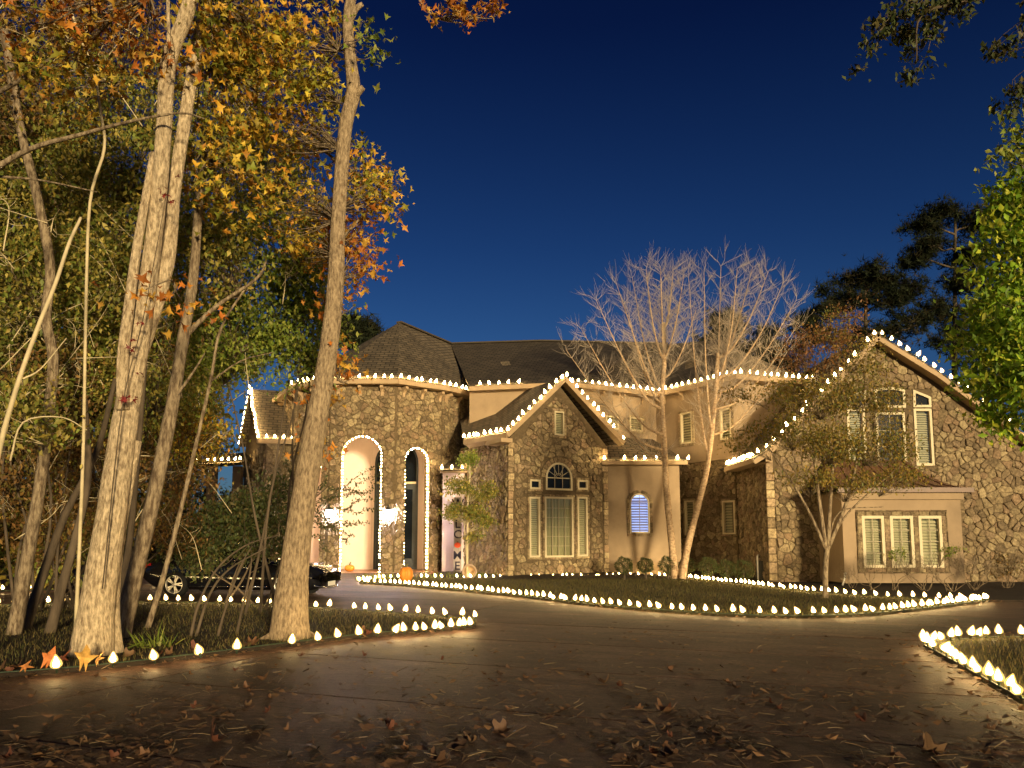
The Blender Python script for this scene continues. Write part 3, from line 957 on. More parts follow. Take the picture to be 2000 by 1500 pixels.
for s_, (a, b) in ((1, ((-9.5, 36.38), (-9.5, 34.9))), (-1, ((-3.15, 34.9), (-3.15, 36.38)))):
    mb = MB(); mb.box(a[0] - .05, a[0] + .05, min(a[1], b[1]), max(a[1], b[1]), FLOOR, 7.2); mb.build('porch_side_wall', 'porch_wall', house)
# corner trim seen on the porch wall, and the door
mb = MB(); u_, _ = wP.uz(724, 1000); mb.hexa([wP.p(u_ + a, b, o) for b in (FLOOR, 7.1) for a, o in ((-.05, .0), (-.05, .05), (.05, .05), (.05, .0))]); mb.build('door_casing', 'porch_wall', house)
zt = wP.uz(770, 943)[1]
door = None
mb = MB()
kk = len(dl); inn = inset(dl, .09)
mb.add([wP.p(u, z, .04) for u, z in dl] + [wP.p(u, z, .04) for u, z in inn] + [wP.p(u, z, -.12) for u, z in inn], [(i, (i + 1) % kk, (i + 1) % kk + kk, i + kk) for i in range(kk)] + [(i + kk, (i + 1) % kk + kk, (i + 1) % kk + 2 * kk, i + 2 * kk) for i in range(kk)])
door = mb.build('door', 'door', house); door['label'] = 'tall dark arched front door with glass panels'
mb = MB(); mb.add([wP.p(u, z, -.06) for u, z in inn], [tuple(range(kk))]); mb.build('pane', 'dark_glass', door)
mb = MB(); mb.hexa([wP.p(u, z, o) for o in (-.05, .05) for u, z in rect(inn[0][0], inn[1][0], zt - .05, zt + .05)]); mb.build('transom_bar', 'frame', door)
cu = (du0 + du1) / 2
for s_ in (-1, 1):
    a = cu + (.03 if s_ > 0 else -rD + .1); b = cu + (rD - .1 if s_ > 0 else -.03)
    leaf = MB(); L1 = rect(a, b, FLOOR + .02, zt - .06); L2 = rect(a + .16, b - .16, FLOOR + .5, zt - .3)
    leaf.add([wP.p(u, z, .0) for u, z in L1] + [wP.p(u, z, .0) for u, z in L2] + [wP.p(u, z, -.05) for u, z in L2], [(i, (i + 1) % 4, (i + 1) % 4 + 4, i + 4) for i in range(4)] + [(i + 4, (i + 1) % 4 + 4, (i + 1) % 4 + 8, i + 8) for i in range(4)])
    leaf.build('door_leaf', 'door', door)
    hd = MB(); hd.tube([wP.p(cu + s_ * .09, 1.1, .03), wP.p(cu + s_ * .09, 1.1, .08), wP.p(cu + s_ * .09, 1.45, .08), wP.p(cu + s_ * .09, 1.45, .03)], .014, 6); hd.build('handle', 'chrome', door)

# ===== middle: stucco upper storey over stone =====
MZ = 8.28
mv = [(-1.9, 33.9), (2.45, 33.0), (6.72, 35.4), (9.2, 31.5), (12.6, 32.8)]
mw = [Wall(mv[i], mv[i + 1]) for i in range(4)]
w1, w2, w3 = mw[1], mw[2], mw[3]
BAND = w2.uz(1375, 897)[1]
sq = [px_rect(w1, 1183, 1207, 813, 838), px_rect(w1, 1230, 1254, 816, 842)]
tall = [px_rect(w2, 1330, 1352, 806, 866), px_rect(w2, 1407, 1428, 798, 858)]
low = [px_rect(w2, 1338, 1357, 978, 1045), px_rect(w2, 1412, 1436, 978, 1043)]
wall_part(mw[0], rect(0, mw[0].L, 0, MZ - .12), [], .3, 'stucco')
o1 = wall_part(w1, rect(0, w1.L, 0, MZ - .12), sq, .3, 'stucco')
o2 = wall_part(w2, rect(0, w2.L, BAND, MZ - .12), tall, .3, 'stucco')
o2b = wall_part(w2, rect(0, w2.L, -.1, BAND - .01), low, .3, 'mortar')
o3 = wall_part(w3, rect(0, w3.L, BAND, MZ - .12), [], .3, 'stucco')
o3b = wall_part(w3, rect(0, w3.L, -.1, BAND - .01), [], .3, 'mortar')
stone_fill(w2, rect(.03, w2.L - .02, 0, BAND - .12), o2b, .24, .18, [obst_of(x, .12) for x in low])
stone_fill(w3, rect(.02, 2, 0, BAND - .12), o3b, .24, .18)
for w_ in (w2, w3):
    board('band_course', w_.p(0, BAND - .04, .03), w_.p(w_.L, BAND - .04, .03), .12, .12, 'stucco')
for L in sq:
    window(w1, L, 'shutter', .05, 2, 3, slat=.1); b = obst_of(L, 0)
    surround(w1, b[1], b[2], b[3], b[4], o1, .11, .25)
for L in tall:
    window(w2, L, 'shutter', .06, 0, 0, slat=.115); b = obst_of(L, 0)
    surround(w2, b[1], b[2], b[3], b[4], o2, .13, .3)
for L in low:
    window(w2, L, 'shutter', .06, 0, 0, slat=.115); b = obst_of(L, 0)
    surround(w2, b[1], b[2], b[3], b[4], o2b, .09, .3)
me_ = []            # middle eave corners
mc = Vector((4, 44, 0))
me_ = [Vector((-1.9, 33.5, MZ)), Vector((2.5, 32.5, MZ)), Vector((6.72, 34.85, MZ)), Vector((9.22, 30.95, MZ)), Vector((12.9, 32.3, MZ))]
for i in range(4):
    a, b = me_[i], me_[i + 1]
    board('fascia', a + Vector((0, 0, -.08)), b + Vector((0, 0, -.08)), .06, .19)
    soffit('soffit', [a + Vector((0, 0, -.13)), b + Vector((0, 0, -.13)), mw[i].p(mw[i].L, MZ - .13), mw[i].p(0, MZ - .13)][::-1])
    for u in np.arange(.6, mw[i].L - .2, 1.15):
        if i: bracket(mw[i], u, MZ - .16, d=.28, h=.36, wd=.1)
R1 = Vector((-3.3, 41.9, RZ)); R2 = Vector((8.6, 41.5, RZ - .1)); R3 = Vector((10.4, 37.5, RZ - .9))
up_ = Vector((0, 0, .03))
roof([me_[0] + up_, me_[1] + up_, Vector((1.6, 41.3, RZ)), rj + Vector((0, 0, 0))])
roof([me_[1] + up_, me_[2] + up_, R2, Vector((1.6, 41.3, RZ))])
roof([me_[2] + up_, me_[3] + up_, R3, R2])
roof([me_[3] + up_, me_[4] + up_, Vector((16.5, 40, MZ)), R3])
roof([Vector((16.5, 40, MZ)), Vector((16.5, 46, MZ)), R2, R3])
board('ridge_cap', rj + Vector((0, 0, .03)), Vector((1.6, 41.3, RZ + .03)), .3, .08, 'shingle')
board('ridge_cap', apex + Vector((0, 0, .03)), rj + Vector((0, 0, .03)), .3, .08, 'shingle')
board('ridge_cap', Vector((1.6, 41.3, RZ + .03)), R2 + Vector((0, 0, .03)), .3, .08, 'shingle')

# ===== centre gable bay =====
gl = at(993, 1100, 29.8); gr = at(1187, 1100, 31.95)
wG = Wall((gl.x, gl.y), (gr.x, gr.y))
pk = wG.uz(1095, 752); lf = wG.uz(990, 856); rf = wG.uz(1192, 868)
GZ = (lf[1] + rf[1]) / 2 - .05
gm = wG.L / 2
gol = [(0, -.1), (wG.L, -.1), (wG.L, GZ), (gm, pk[1]), (0, GZ)]
ax0, az0 = wG.uz(1066, 956); ax1, _ = wG.uz(1117, 956); azt = wG.uz(1092, 904)[1]
ra = (ax1 - ax0) / 2
fanl = arch(ax0, ax1, az0, azt - ra)
gw = [px_rect(wG, 1035, 1055, 937, 955), px_rect(wG, 1128, 1147, 938, 956), px_rect(wG, 1034, 1054, 971, 1088), px_rect(wG, 1064, 1119, 971, 1088), px_rect(wG, 1128, 1147, 971, 1086)]
vent = px_rect(wG, 1083, 1101, 804, 850)
oG = wall_part(wG, gol, [fanl, vent] + gw, .3, 'mortar')
stone_fill(wG, [(.24, -.05), (wG.L - .24, -.05), (wG.L - .24, GZ - .1), (gm, pk[1] - .32), (.24, GZ - .1)], oG, .235, .175,
           [obst_of(fanl, .04), ('d', (ax0 + ax1) / 2, azt - ra, ra + .24), obst_of(vent, .13)] + [obst_of(x, .12) for x in gw])
cu_ = (ax0 + ax1) / 2
window(wG, fanl, 'dark', .065, 2, 0, fan=(cu_, azt - ra, ra))
m_ = MB(); m_.hexa([wG.p(a, b, o) for o in (-.034, -.010) for a, b in rect(ax0 + .06, ax1 - .06, azt - ra - .02, azt - ra + .02)]); m_.build('window_rail', 'frame', house)
voussoirs(wG, cu_, azt - ra, ra, oG, .22, 13)
for i, L in enumerate(gw):
    window(wG, L, 'dark' if i < 2 else ('curtain' if i == 3 else 'blind'), .065, 0 if i != 3 else 3, 0 if i < 2 else 5, slat=.085)
    b = obst_of(L, 0)
    if i < 2: surround(wG, b[1], b[2], b[3], b[4], oG, .10, .26)
    else: surround(wG, b[1], b[2], b[3], b[4], oG, .10, .3, bright=1.0)
window(wG, vent, 'blind', .05, 0, 1, name='gable_vent', slat=.07)
b = obst_of(vent, 0); surround(wG, b[1], b[2], b[3], b[4], oG, .12, .28, bright=1.25)
z = 0.1
while z < GZ - .3:                                   # corner quoins
    h = random.uniform(.2, .34); k_ = random.choice((.18, .23))
    add_block(wG, -.03, k_, z, z + h - .02, oG, .06, 1.35); add_block(wG, wG.L - k_, wG.L + .03, z, z + h - .02, oG, .06, 1.35); z += h
back = Vector((-wG.d.y, wG.d.x, 0))
sl = Vector((gl.x, gl.y, 0)) + back * 4.6; sc_ = Vector((gl.x, gl.y, 0)) + back * .303
wS = Wall((sl.x, sl.y), (sc_.x, sc_.y))
oS = wall_part(wS, rect(0, wS.L, -.1, GZ + .1), [], .3, 'mortar')
stone_fill(wS, rect(.02, wS.L + .26, 0, GZ), oS, .24, .18)
sr = Vector((gr.x, gr.y, 0)) + back * 3.2
wS2 = Wall((gr.x + back.x * .303, gr.y + back.y * .303), (sr.x, sr.y)); wall_part(wS2, rect(0, wS2.L, -.1, GZ + .1), [], .3, 'mortar')
# gable roof
OV = 0.42
lfoot = wG.p(-.28, 0, OV); rfoot = wG.p(wG.L + .62, 0, OV)
lfoot.z = at(985, 846, 29.4).z; rfoot.z = at(1208, 862, 32.0).z
gpk = wG.p(gm + .05, 0, OV); gpk.z = wG.uz(1095, 737)[1] - .04
def back_of(p, d): return p + back * d
lb = at(906, 858, 31.3); lb.z = lfoot.z
roof([lb, lfoot, gpk, back_of(gpk, 7.0), lb + back * 4.0 + (gpk - lfoot) * .6])
roof([rfoot, back_of(rfoot, 2.6), back_of(gpk, 5.0), gpk])
dn = Vector((0, 0, -.10))
for foot in (lfoot, rfoot):
    board('rake_board', foot + dn, gpk + dn, .06, .2)
    q = foot + dn * 1.7; g_ = gpk + dn * 1.7
    soffit('soffit', [q, g_, g_ - wG.n * OV, q - wG.n * OV])
board('fascia', lb + dn, lfoot + dn, .06, .2)
soffit('soffit', [lb + dn * 1.9, lfoot + dn * 1.9, wS.p(wS.L, lfoot.z - .19), wS.p(1.0, lfoot.z - .19)])
# return under the left foot
board('eave_return', lfoot + Vector((0, 0, -.28)) - wG.n * .02, lfoot + Vector((0, 0, -.28)) + back * 1.4, .5, .16)

# ===== low stucco room beside the gable =====
ll = at(1181, 1100, 32.0); lr = at(1331, 1100, 32.0)
wL = Wall((ll.x, ll.y), (lr.x, lr.y))
LZ = wL.uz(1260, 903)[1]
wu0, wz0 = wL.uz(1231, 1041); wu1, _ = wL.uz(1269, 1041); wzt = wL.uz(1250, 964)[1]
rl = (wu1 - wu0) / 2
litl = arch(wu0, wu1, wz0, wzt - rl)
oL = wall_part(wL, rect(0, wL.L, -.1, LZ), [litl], .3, 'stucco')
window(wL, litl, 'lit', .055, 1, 4, slat=.11, label='arched window glowing blue behind blinds')
surround(wL, wu0, wu1, wz0, wzt - rl, oL, .13, .28, top=False, bright=.9)
voussoirs(wL, (wu0 + wu1) / 2, wzt - rl, rl, oL, .14, 9, bright=.9)
wLr = Wall((lr.x, lr.y + .303), (lr.x + .05, 34.6)); wall_part(wLr, rect(0, wLr.L, -.1, LZ), [], .2, 'mortar')
le0 = wL.p(-.1, LZ + .02, .32); le1 = wL.p(wL.L + .28, LZ + .02, .32)
t0 = at(1195, 853, 33.9); t1 = at(1275, 858, 35.2)
roof([le0, le1, Vector((lr.x + .3, 34.4, LZ + .1)), t1, t0])
board('fascia', le0 + Vector((0, 0, -.07)), le1 + Vector((0, 0, -.07)), .05, .15)
soffit('soffit', [le0 + Vector((0, 0, -.12)), le1 + Vector((0, 0, -.12)), wL.p(wL.L, LZ - .1), wL.p(0, LZ - .1)][::-1])

# ===== right wing with the big gable =====
WY = 28.0
wW = Wall((at(1503, 1100, WY).x, WY), (20.5, WY))
X0 = wW.a.x
prof = [(8.72, 4.50), (9.3, 4.85), (13.43, 9.08), (15.55, 7.70), (18.4, 5.50), (21.0, 3.6)]
def roof_z(x):
    for (a, b), (c, d) in zip(prof, prof[1:]):
        if a <= x <= c: return b + (d - b) * (x - a) / (c - a)
ol = [(0, -.1), (20.5 - X0, -.1)] + [(x - X0, roof_z(x) - .14) for x in (20.4, 18.4, 15.55, 13.43)] + [(0, roof_z(X0) - .14)]
mid_t = [wW.uz(1709, 795), wW.uz(1766, 757)]
wloops = {}
a = wW.uz(1709, 796); b = wW.uz(1766, 762); wloops['mid_top'] = seg_arch(a[0], b[0], a[1], b[1], .09)
a = wW.uz(1784, 795); b = wW.uz(1817, 776); c = wW.uz(1784, 762)
wloops['right_top'] = [(a[0], a[1]), (b[0], a[1]), (b[0], b[1]), (b[0] - .12, b[1] + .06), (a[0] + .02, c[1])]
a = wW.uz(1658, 795); b = wW.uz(1691, 762); c = wW.uz(1658, 776)
wloops['left_top'] = [(a[0], a[1]), (b[0], a[1]), (b[0] - .02, b[1]), (a[0] + .12, c[1] + .06), (a[0], c[1])]
wloops['right_tall'] = px_rect(wW, 1787, 1821, 799, 909)
wloops['mid_tall'] = px_rect(wW, 1712, 1768, 806, 908)
wloops['left_tall'] = px_rect(wW, 1656, 1690, 799, 909)
oW = wall_part(wW, ol, list(wloops.values()), .3, 'mortar')
BX0 = at(1649, 1100, 25.9).x; BX1 = at(1883, 1100, 25.9).x
_, bz1 = wW.uz(1760, 940)
stone_fill(wW, [(.26, -.05), (20.4 - X0, -.05), (20.4 - X0, roof_z(20.4) - .25), (13.43 - X0, 8.78), (.26, roof_z(X0 + .3) - .22)], oW, .25, .185,
           [obst_of(x, .03) for n_, x in wloops.items()] + [('r', BX0 - X0 + .45, BX1 - X0 - .5, -1, 3.2)])
for n_, L in wloops.items():
    window(wW, L, 'dark' if n_ != 'right_tall' and n_ != 'left_tall' else 'blind', .075, 1 if n_.startswith('mid') else 0, 2 if n_ == 'mid_tall' else 0, slat=.085)
z = .1
while z < 4.4:
    h = random.uniform(.22, .42); k_ = random.choice((.25, .27, .29))
    add_block(wW, -.03, k_ - .02, z, z + h - .025, oW, .07, 1.4); z += h
wWs = Wall((X0, 31.8), (X0, WY + .303))
oWs = wall_part(wWs, rect(0, wWs.L, -.1, 4.6), [], .3, 'mortar')
stone_fill(wWs, rect(.02, wWs.L + .26, 0, 4.5), oWs, .25, .185)
FY = 27.55
def wp(x, z, y=FY): return Vector((x, y, z))
for (a, b), (c, d) in zip(prof, prof[1:]):
    if c <= 13.5: roof([wp(a, b, 36), wp(a, b), wp(c, d), wp(c, d, 36)])
    else: roof([wp(c, d), wp(c, d, 36), wp(a, b, 36), wp(a, b)])
    board('rake_board', wp(a, b - .17), wp(c, d - .17), .06, .16)
    soffit('soffit', [wp(a, b - .25), wp(c, d - .25), wp(c, d - .25, WY), wp(a, b - .25, WY)])
board('fascia', wp(8.70, 4.40), wp(8.70, 4.40, 31.3), .05, .18)
soffit('soffit', [wp(8.72, 4.33), wp(X0, 4.33), wp(X0, 4.33, 31.5), wp(8.72, 4.33, 31.5)])
board('ridge_cap', wp(13.43, 9.11), wp(13.43, 9.11, 36), .3, .08, 'shingle')

# ===== stucco bay window on the wing =====
BY = 25.9
wBay = Wall((BX0, BY), (BX1, BY))
BZ = wBay.uz(1760, 963)[1]
bl = [px_rect(wBay, 1685, 1727, 1007, 1106), px_rect(wBay, 1740, 1784, 1008, 1108), px_rect(wBay, 1796, 1840, 1010, 1110)]
bl = [rect(L[0][0], L[1][0], bl[1][0][1], bl[1][2][1]) for L in bl]
oB = wall_part(wBay, rect(0, wBay.L, .12, BZ), bl, .3, 'stucco')
for (a, b) in (((BX0 + .0, WY - .01), (BX0, BY)), ((BX1, BY), (BX1, WY - .01))):
    wall_part(Wall(a, b), rect(0, WY - BY - .31, .12, BZ) if a[1] > b[1] else rect(.31, WY - BY - .01, .12, BZ), [], .3, 'stucco')
for i, L in enumerate(bl):
    window(wBay, L, 'blind', .085, 1, 3, slat=.082 if i < 2 else .105)
u0, u1 = bl[0][0][0], bl[2][1][0]; z0, z1 = bl[0][0][1], bl[0][2][1]
surround(wBay, u0, u1, z0, z1, oB, .16, .3, bright=.9)
surround(wBay, u0 - .15, u1 + .15, z0 - .15, z1 + .15, oB, .05, .5, bright=.75, o=.055)
for a, b in ((bl[0][1][0], bl[1][0][0]), (bl[1][1][0], bl[2][0][0])):
    z = z0
    while z < z1 - .05:
        h = min(random.uniform(.16, .4), z1 - z); add_block(wBay, a + .02, b - .02, z, z + h - .015, oB, .04, .85); z += h
board('cornice', wBay.p(-.06, BZ - .10, .05), wBay.p(wBay.L + .06, BZ - .10, .05), .14, .24, 'stucco')
board('fascia', wBay.p(-.25, BZ + .09, .30), wBay.p(wBay.L + .3, BZ + .09, .30), .05, .16, 'metal_roof')
soffit('soffit', [wBay.p(-.25, BZ + .015, .3), wBay.p(wBay.L + .3, BZ + .015, .3), wBay.p(wBay.L + .3, BZ + .015, -2.0), wBay.p(-.25, BZ + .015, -2.0)][::-1])
# flared metal roof over the bay
rows = []
for t in np.linspace(0, 1, 8):
    o = .32 - 2.35 * t; hh = .15 + 1.05 * t ** 1.9 + .12 * t
    sd = .55 * t
    rows.append([wBay.p(-.27 + sd, BZ + hh, o), wBay.p(wBay.L + .32 - sd * 1.9, BZ + hh, o), wBay.p(wBay.L + .32 - sd * 1.9, BZ + hh, -2.09), wBay.p(-.27 + sd, BZ + hh, -2.09)])
mb = MB()
for i in range(7):
    for j in (3, 0, 1):
        mb.add([rows[i][j], rows[i][(j + 1) % 4], rows[i + 1][(j + 1) % 4], rows[i + 1][j]], [(0, 1, 2, 3)], smooth=True)
mb.build('bay_roof', 'metal_roof', house)
for q in np.linspace(.06, .94, 9):                    # standing seams
    m_ = MB(); m_.tube([r_[0] + (r_[1] - r_[0]) * q + Vector((0, -.01, .015)) for r_ in rows], .018, 4); m_.build('roof_seam', 'metal_roof', house)

# ===== left wing beyond the tower =====
f_ = at(503, 857, 34.6); r_ = at(488, 760, 37.6); b_ = at(467, 870, 40.5)
wQ = Wall((f_.x + .25, f_.y + .35), (-9.6, 35.6))
oQ = wall_part(wQ, rect(0, wQ.L, -.1, f_.z - .1), [], .3, 'mortar'); stone_fill(wQ, rect(.02, wQ.L, 0, f_.z - .15), oQ, .42, .32)
wQ2 = Wall((b_.x + .3, b_.y), (f_.x + .25, f_.y + .35))
oQ2 = wall_part(wQ2, [(0, -.1), (wQ2.L, -.1), (wQ2.L, f_.z - .1), (wQ2.L / 2, r_.z - .3), (0, f_.z - .1)], [], .3, 'mortar'); stone_fill(wQ2, rect(.02, wQ2.L, 0, f_.z - .2), oQ2, .5, .4)
roof([f_, Vector((-9.3, 35.2, f_.z)), Vector((-8.6, 39, r_.z)), r_])
roof([Vector((-8.6, 42, b_.z)), b_, r_, Vector((-8.6, 39, r_.z))])
board('fascia', f_ + dn, Vector((-9.3, 35.2, f_.z)) + dn, .06, .2)
board('rake_board', f_ + dn, r_ + dn, .06, .2); board('rake_board', b_ + dn, r_ + dn, .06, .2)
sp0 = at(380, 907, 37.5); sp1 = at(470, 903, 37.0)
roof([sp0, sp1, sp1 + Vector((.3, 3.2, .9)), sp0 + Vector((.3, 3.2, .9))], thick=.16)
for px_ in (412, 462):
    q = at(px_, 1000, 37.5); mb = MB(); mb.box(q.x - .2, q.x + .2, q.y - .2, q.y + .2, -.1, sp0.z - .1); mb.box(q.x - .26, q.x + .26, q.y - .26, q.y + .26, -.1, .35); mb.build('porch_post', 'stucco', house)

# ===== low recess wall between tower and gable =====
ra_ = at(864, 1000, 33.6); rb_ = at(948, 1000, 33.2)
wR = Wall((ra_.x, ra_.y), (rb_.x, rb_.y)); RT = wR.uz(900, 922)[1]
wall_part(wR, rect(0, wR.L, -.1, RT), [], .25, 'porch_wall')
board('fascia', wR.p(-.05, RT + .02, .2), wR.p(wR.L + .1, RT + .02, .2), .05, .14)
roof([wR.p(-.1, RT + .08, .24), wR.p(wR.L + .1, RT + .08, .24), wR.p(wR.L + .1, RT + .6, -1.2), wR.p(-.1, RT + .6, -1.2)])
m_ = MB(); m_.hexa([wR.p(u, z, o) for z in (.1, RT - .1) for u, o in ((.62, .0), (.62, .06), (.74, .06), (.74, .0))]); m_.build('corner_board', 'porch_wall', house)

# ---- stones become parts: the 300 that show largest one by one, the rest as one mass
STONES.sort(key=lambda s: -s[0])
for _, V, F, c, wo in STONES[:300]:
    mb = MB(); mb.add(V, F, col=c); mb.build('stone', 'stone', wo)
mb = MB()
for _, V, F, c, wo in STONES[300:]:
    mb.add(V, F, col=c)
tag(mb.build('rubble_stonework', 'stone', house), kind='stuff')
print('stones', len(STONES))

# ------------------------------------------------------------------ strings of bulbs
def bulb_mesh(ground):
    mb = MB()
    g0 = 0.075 if ground else 0.03
    mb.lathe([(0.0001, 0.0), (0.013, 0.0), (0.013, g0 * .55), (0.024, g0 * .6), (0.026, g0 + .012), (0.0001, g0 + .012)], 6, m=1)
    s = 1.0
    prof = [(0.020, g0 + .006), (0.034, g0 + .022), (0.039, g0 + .042), (0.033, g0 + .075), (0.018, g0 + .112), (0.006, g0 + .142)]
    mb.lathe([(0.0001, g0 + .004)] + prof + [(0.0001, g0 + .147)], 8, m=0)
    mb.lathe([(0.0001, g0 - .006)] + [(r * 1.75 + .006, g0 + (z - g0) * 1.24 - .012) for r, z in prof] + [(0.0001, g0 + .182)], 8, m=2)  # added halo skin, wider than the bulb, carrying the glow
    return mb.mesh('bulb', ['bulb' if ground else 'bulb_roof', 'socket', 'halo'])
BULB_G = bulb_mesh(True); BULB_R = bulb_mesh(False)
def light_string(label, pts, spacing, ground=False, up=None, lean=None, closed=False, skip=None, jitter=0.2, lift=0.0, marks=None, size=1.0):
    pts = [Vector(p) for p in pts]
    seg = [(b - a).length for a, b in zip(pts, pts[1:])]
    mb = MB(); mb.tube([p + Vector((0, 0, .012 + lift)) for p in pts], .008, 4)
    s = mb.build('light_string', 'socket')
    tag(s, label, 'string lights', 'strings of warm white bulbs')
    tot = sum(seg); n = max(1, int(tot / spacing))
    for i in range(n + 1 if marks is None else len(marks)):
        if marks is None:
            d = i * tot / n; k = 0
            d = min(max(d + random.uniform(-.09, .09) * spacing, 0), tot)
            while k < len(seg) - 1 and d > seg[k]: d -= seg[k]; k += 1
            p = pts[k] + (pts[k + 1] - pts[k]) * (d / seg[k] if seg[k] else 0)
        else: p = Vector(marks[i])
        if skip and skip(p): continue
        if random.random() < .015: continue      # dead bulb
        o = bpy.data.objects.new('bulb', BULB_G if ground else BULB_R)
        COL.objects.link(o)
        u_ = Vector(up) if up else Vector((0, 0, 1))
        if lean: u_ = u_ + Vector(lean)
        u_ = u_ + Vector((random.gauss(0, jitter), random.gauss(0, jitter), random.gauss(0, jitter) * .4))
        if ground and random.random() < .06: u_ = u_ + Vector((random.uniform(-.9, .9), random.uniform(-.9, .9), 0))
        q = u_.normalized().to_track_quat('Z', 'Y')
        o.location = p + Vector((0, 0, lift)); o.rotation_euler = q.to_euler()
        sc = random.uniform(.92, 1.1) * ((.82 if ground else 1.15) * size); o.scale = (sc, sc, sc)
        adopt(o, s)
    return s
def off(pts, dz): return [Vector(p) + Vector((0, 0, dz)) for p in pts]

light_string('bulbs along the eave of the round entrance tower', off(ev[1:], .05), .36)
light_string('bulbs along the eave between the tower and the centre gable', off([Vector((-1.4, 33.4, MZ)), Vector((0.62, 32.95, MZ))], .05), .38)
light_string('bulbs along the bent eave of the stucco upper storey', off([me_[1] + Vector((-.3, .08, 0)), me_[2], me_[3], me_[4]], .05), .36)
light_string('bulbs up and down the rakes of the centre stone gable', off([lb, lfoot, gpk, rfoot], .04), .335)
light_string('bulbs on the low eave over the blue lit window', off([le0 + Vector((.1, 0, 0)), le1], .04), .40)
light_string('bulbs on the big right gable above the bay window', off([wp(8.72, 4.50, 31.0)] + [wp(x, z_) for x, z_ in prof], .04), .36)
light_string('bulbs on the roof edge left of the tower', off([b_, r_, f_, Vector((-9.4, 35.2, f_.z))], .04), .36)
light_string('bulbs on the lowest roof edge at the far left of the house', off([sp0, sp1], .10), .34)
def arch_pts(w, L, o=-.16):
    top = L[2:]
    return [w.p(L[1][0], FLOOR + .02, o)] + [w.p(u, z, o) for u, z in top] + [w.p(L[0][0], FLOOR + .02, o)]
light_string('bulbs framing the wide middle porch arch', arch_pts(wB, [(u, z) for u, z in inset(archB, .035)]), .15, up=tuple(wB.n), size=.62)
light_string('bulbs framing the narrow porch arch nearest the gable', arch_pts(wC, [(u, z) for u, z in inset(archC, .035)]), .15, up=tuple(wC.n), size=.62)
light_string('bulbs framing the porch arch behind the slim trunk', arch_pts(wA, [(u, z) for u, z in inset(archA, .035)]), .15, up=tuple(wA.n), size=.62)
q = at(885, 917, 33.6); q2 = at(962, 917, 35.2)
light_string('bulbs on the short low eave between tower and gable', off([wR.p(0, RT + .1, .22), wR.p(wR.L, RT + .1, .22)], 0), .42)

def gz(pts, z=.05): return [Vector((p[0], p[1], z)) for p in pts]
LEAN = (-.28, 0, 0)
light_string('ground bulbs along the driveway edge of the front lawn', gz(BED_FRONT), .265, True, lean=LEAN)
light_string('ground bulbs along the planting bed under the house', gz(BED_BACK), .29, True, lean=LEAN)
NEAR_MARKS = [(107, 1316), (217, 1303), (300, 1297), (390, 1286), (460, 1278), (515, 1270), (567, 1264), (622, 1258), (662, 1252), (703, 1248), (735, 1245), (765, 1242), (790, 1240), (812, 1238), (832, 1236), (850, 1235), (866, 1233), (881, 1232), (895, 1230), (908, 1229), (920, 1228)]
light_string('ground bulbs on the near edge of the wooded island', gz(NEAR_L), .285, True, lean=(-.08, 0, 0), marks=[gnd(a, b, .05) + Vector((0, .04, 0)) for a, b in NEAR_MARKS] + [Vector((-7.1, 7.4, .05))])
light_string('ground bulbs on the far edge of the wooded island', gz(FAR_L), .36, True, lean=(-.1, 0, 0), skip=lambda p: p.x < -19)
light_string('ground bulbs on the near edge of the right island', gz(RIGHT_A), .30, True, lean=(-.05, 0, 0), skip=lambda p: p.y < 6.7)
light_string('ground bulbs on the far edge of the right island', gz(RIGHT_B), .20, True, lean=(-.05, 0, 0), skip=lambda p: p.x > 15)
light_string('ground bulbs far left behind the parked car', gz([(g.x, g.y) for g in (gnd(-60, 1160), gnd(90, 1156), gnd(235, 1150), gnd(330, 1142))]), .75, True)

# ------------------------------------------------------------------ things on and by the house
def lantern(px, py, w, label):
    u, z = w.uz(px, py)
    root = empty('wall_lantern', w.p(u, z, 0), label, 'lantern', 'porch lanterns')
    c = w.p(u, z, .26)
    mb = MB(); mb.tube([w.p(u, z - .1, 0), w.p(u, z - .14, .14), w.p(u, z + .0, .26), w.p(u, z + .36, .26)], .018, 6)
    mb.lathe([(.001, -.03), (.07, -.03), (.07, 0), (.001, 0)], 10, c=w.p(u, z - .1, .02), axis=Matrix.Rotation(R(90), 3, 'X')); mb.build('bracket', 'iron', root)
    mb = MB(); mb.lathe([(.001, -.20), (.10, -.18), (.135, .14), (.001, .15)], 6, c=c, smooth=False); mb.build('glass', 'lamp', root)
    mb = MB(); mb.lathe([(.19, .15), (.14, .20), (.05, .28), (.02, .36), (.001, .40)], 6, c=c, smooth=False)
    mb.lathe([(.001, -.27), (.05, -.24), (.085, -.19)], 6, c=c, smooth=False)
    for k in range(6):
        a = R(60 * k); mb.tube([c + Vector((.104 * math.cos(a), .104 * math.sin(a), -.19)), c + Vector((.142 * math.cos(a), .142 * math.sin(a), .15))], .007, 4)
    mb.build('cage', 'iron', root)
lantern(760, 1003, wB, 'blazing white lantern on the pier between the two visible arches')
lantern(645, 1003, wB, 'blazing white lantern on the pier just right of the slim trunk')

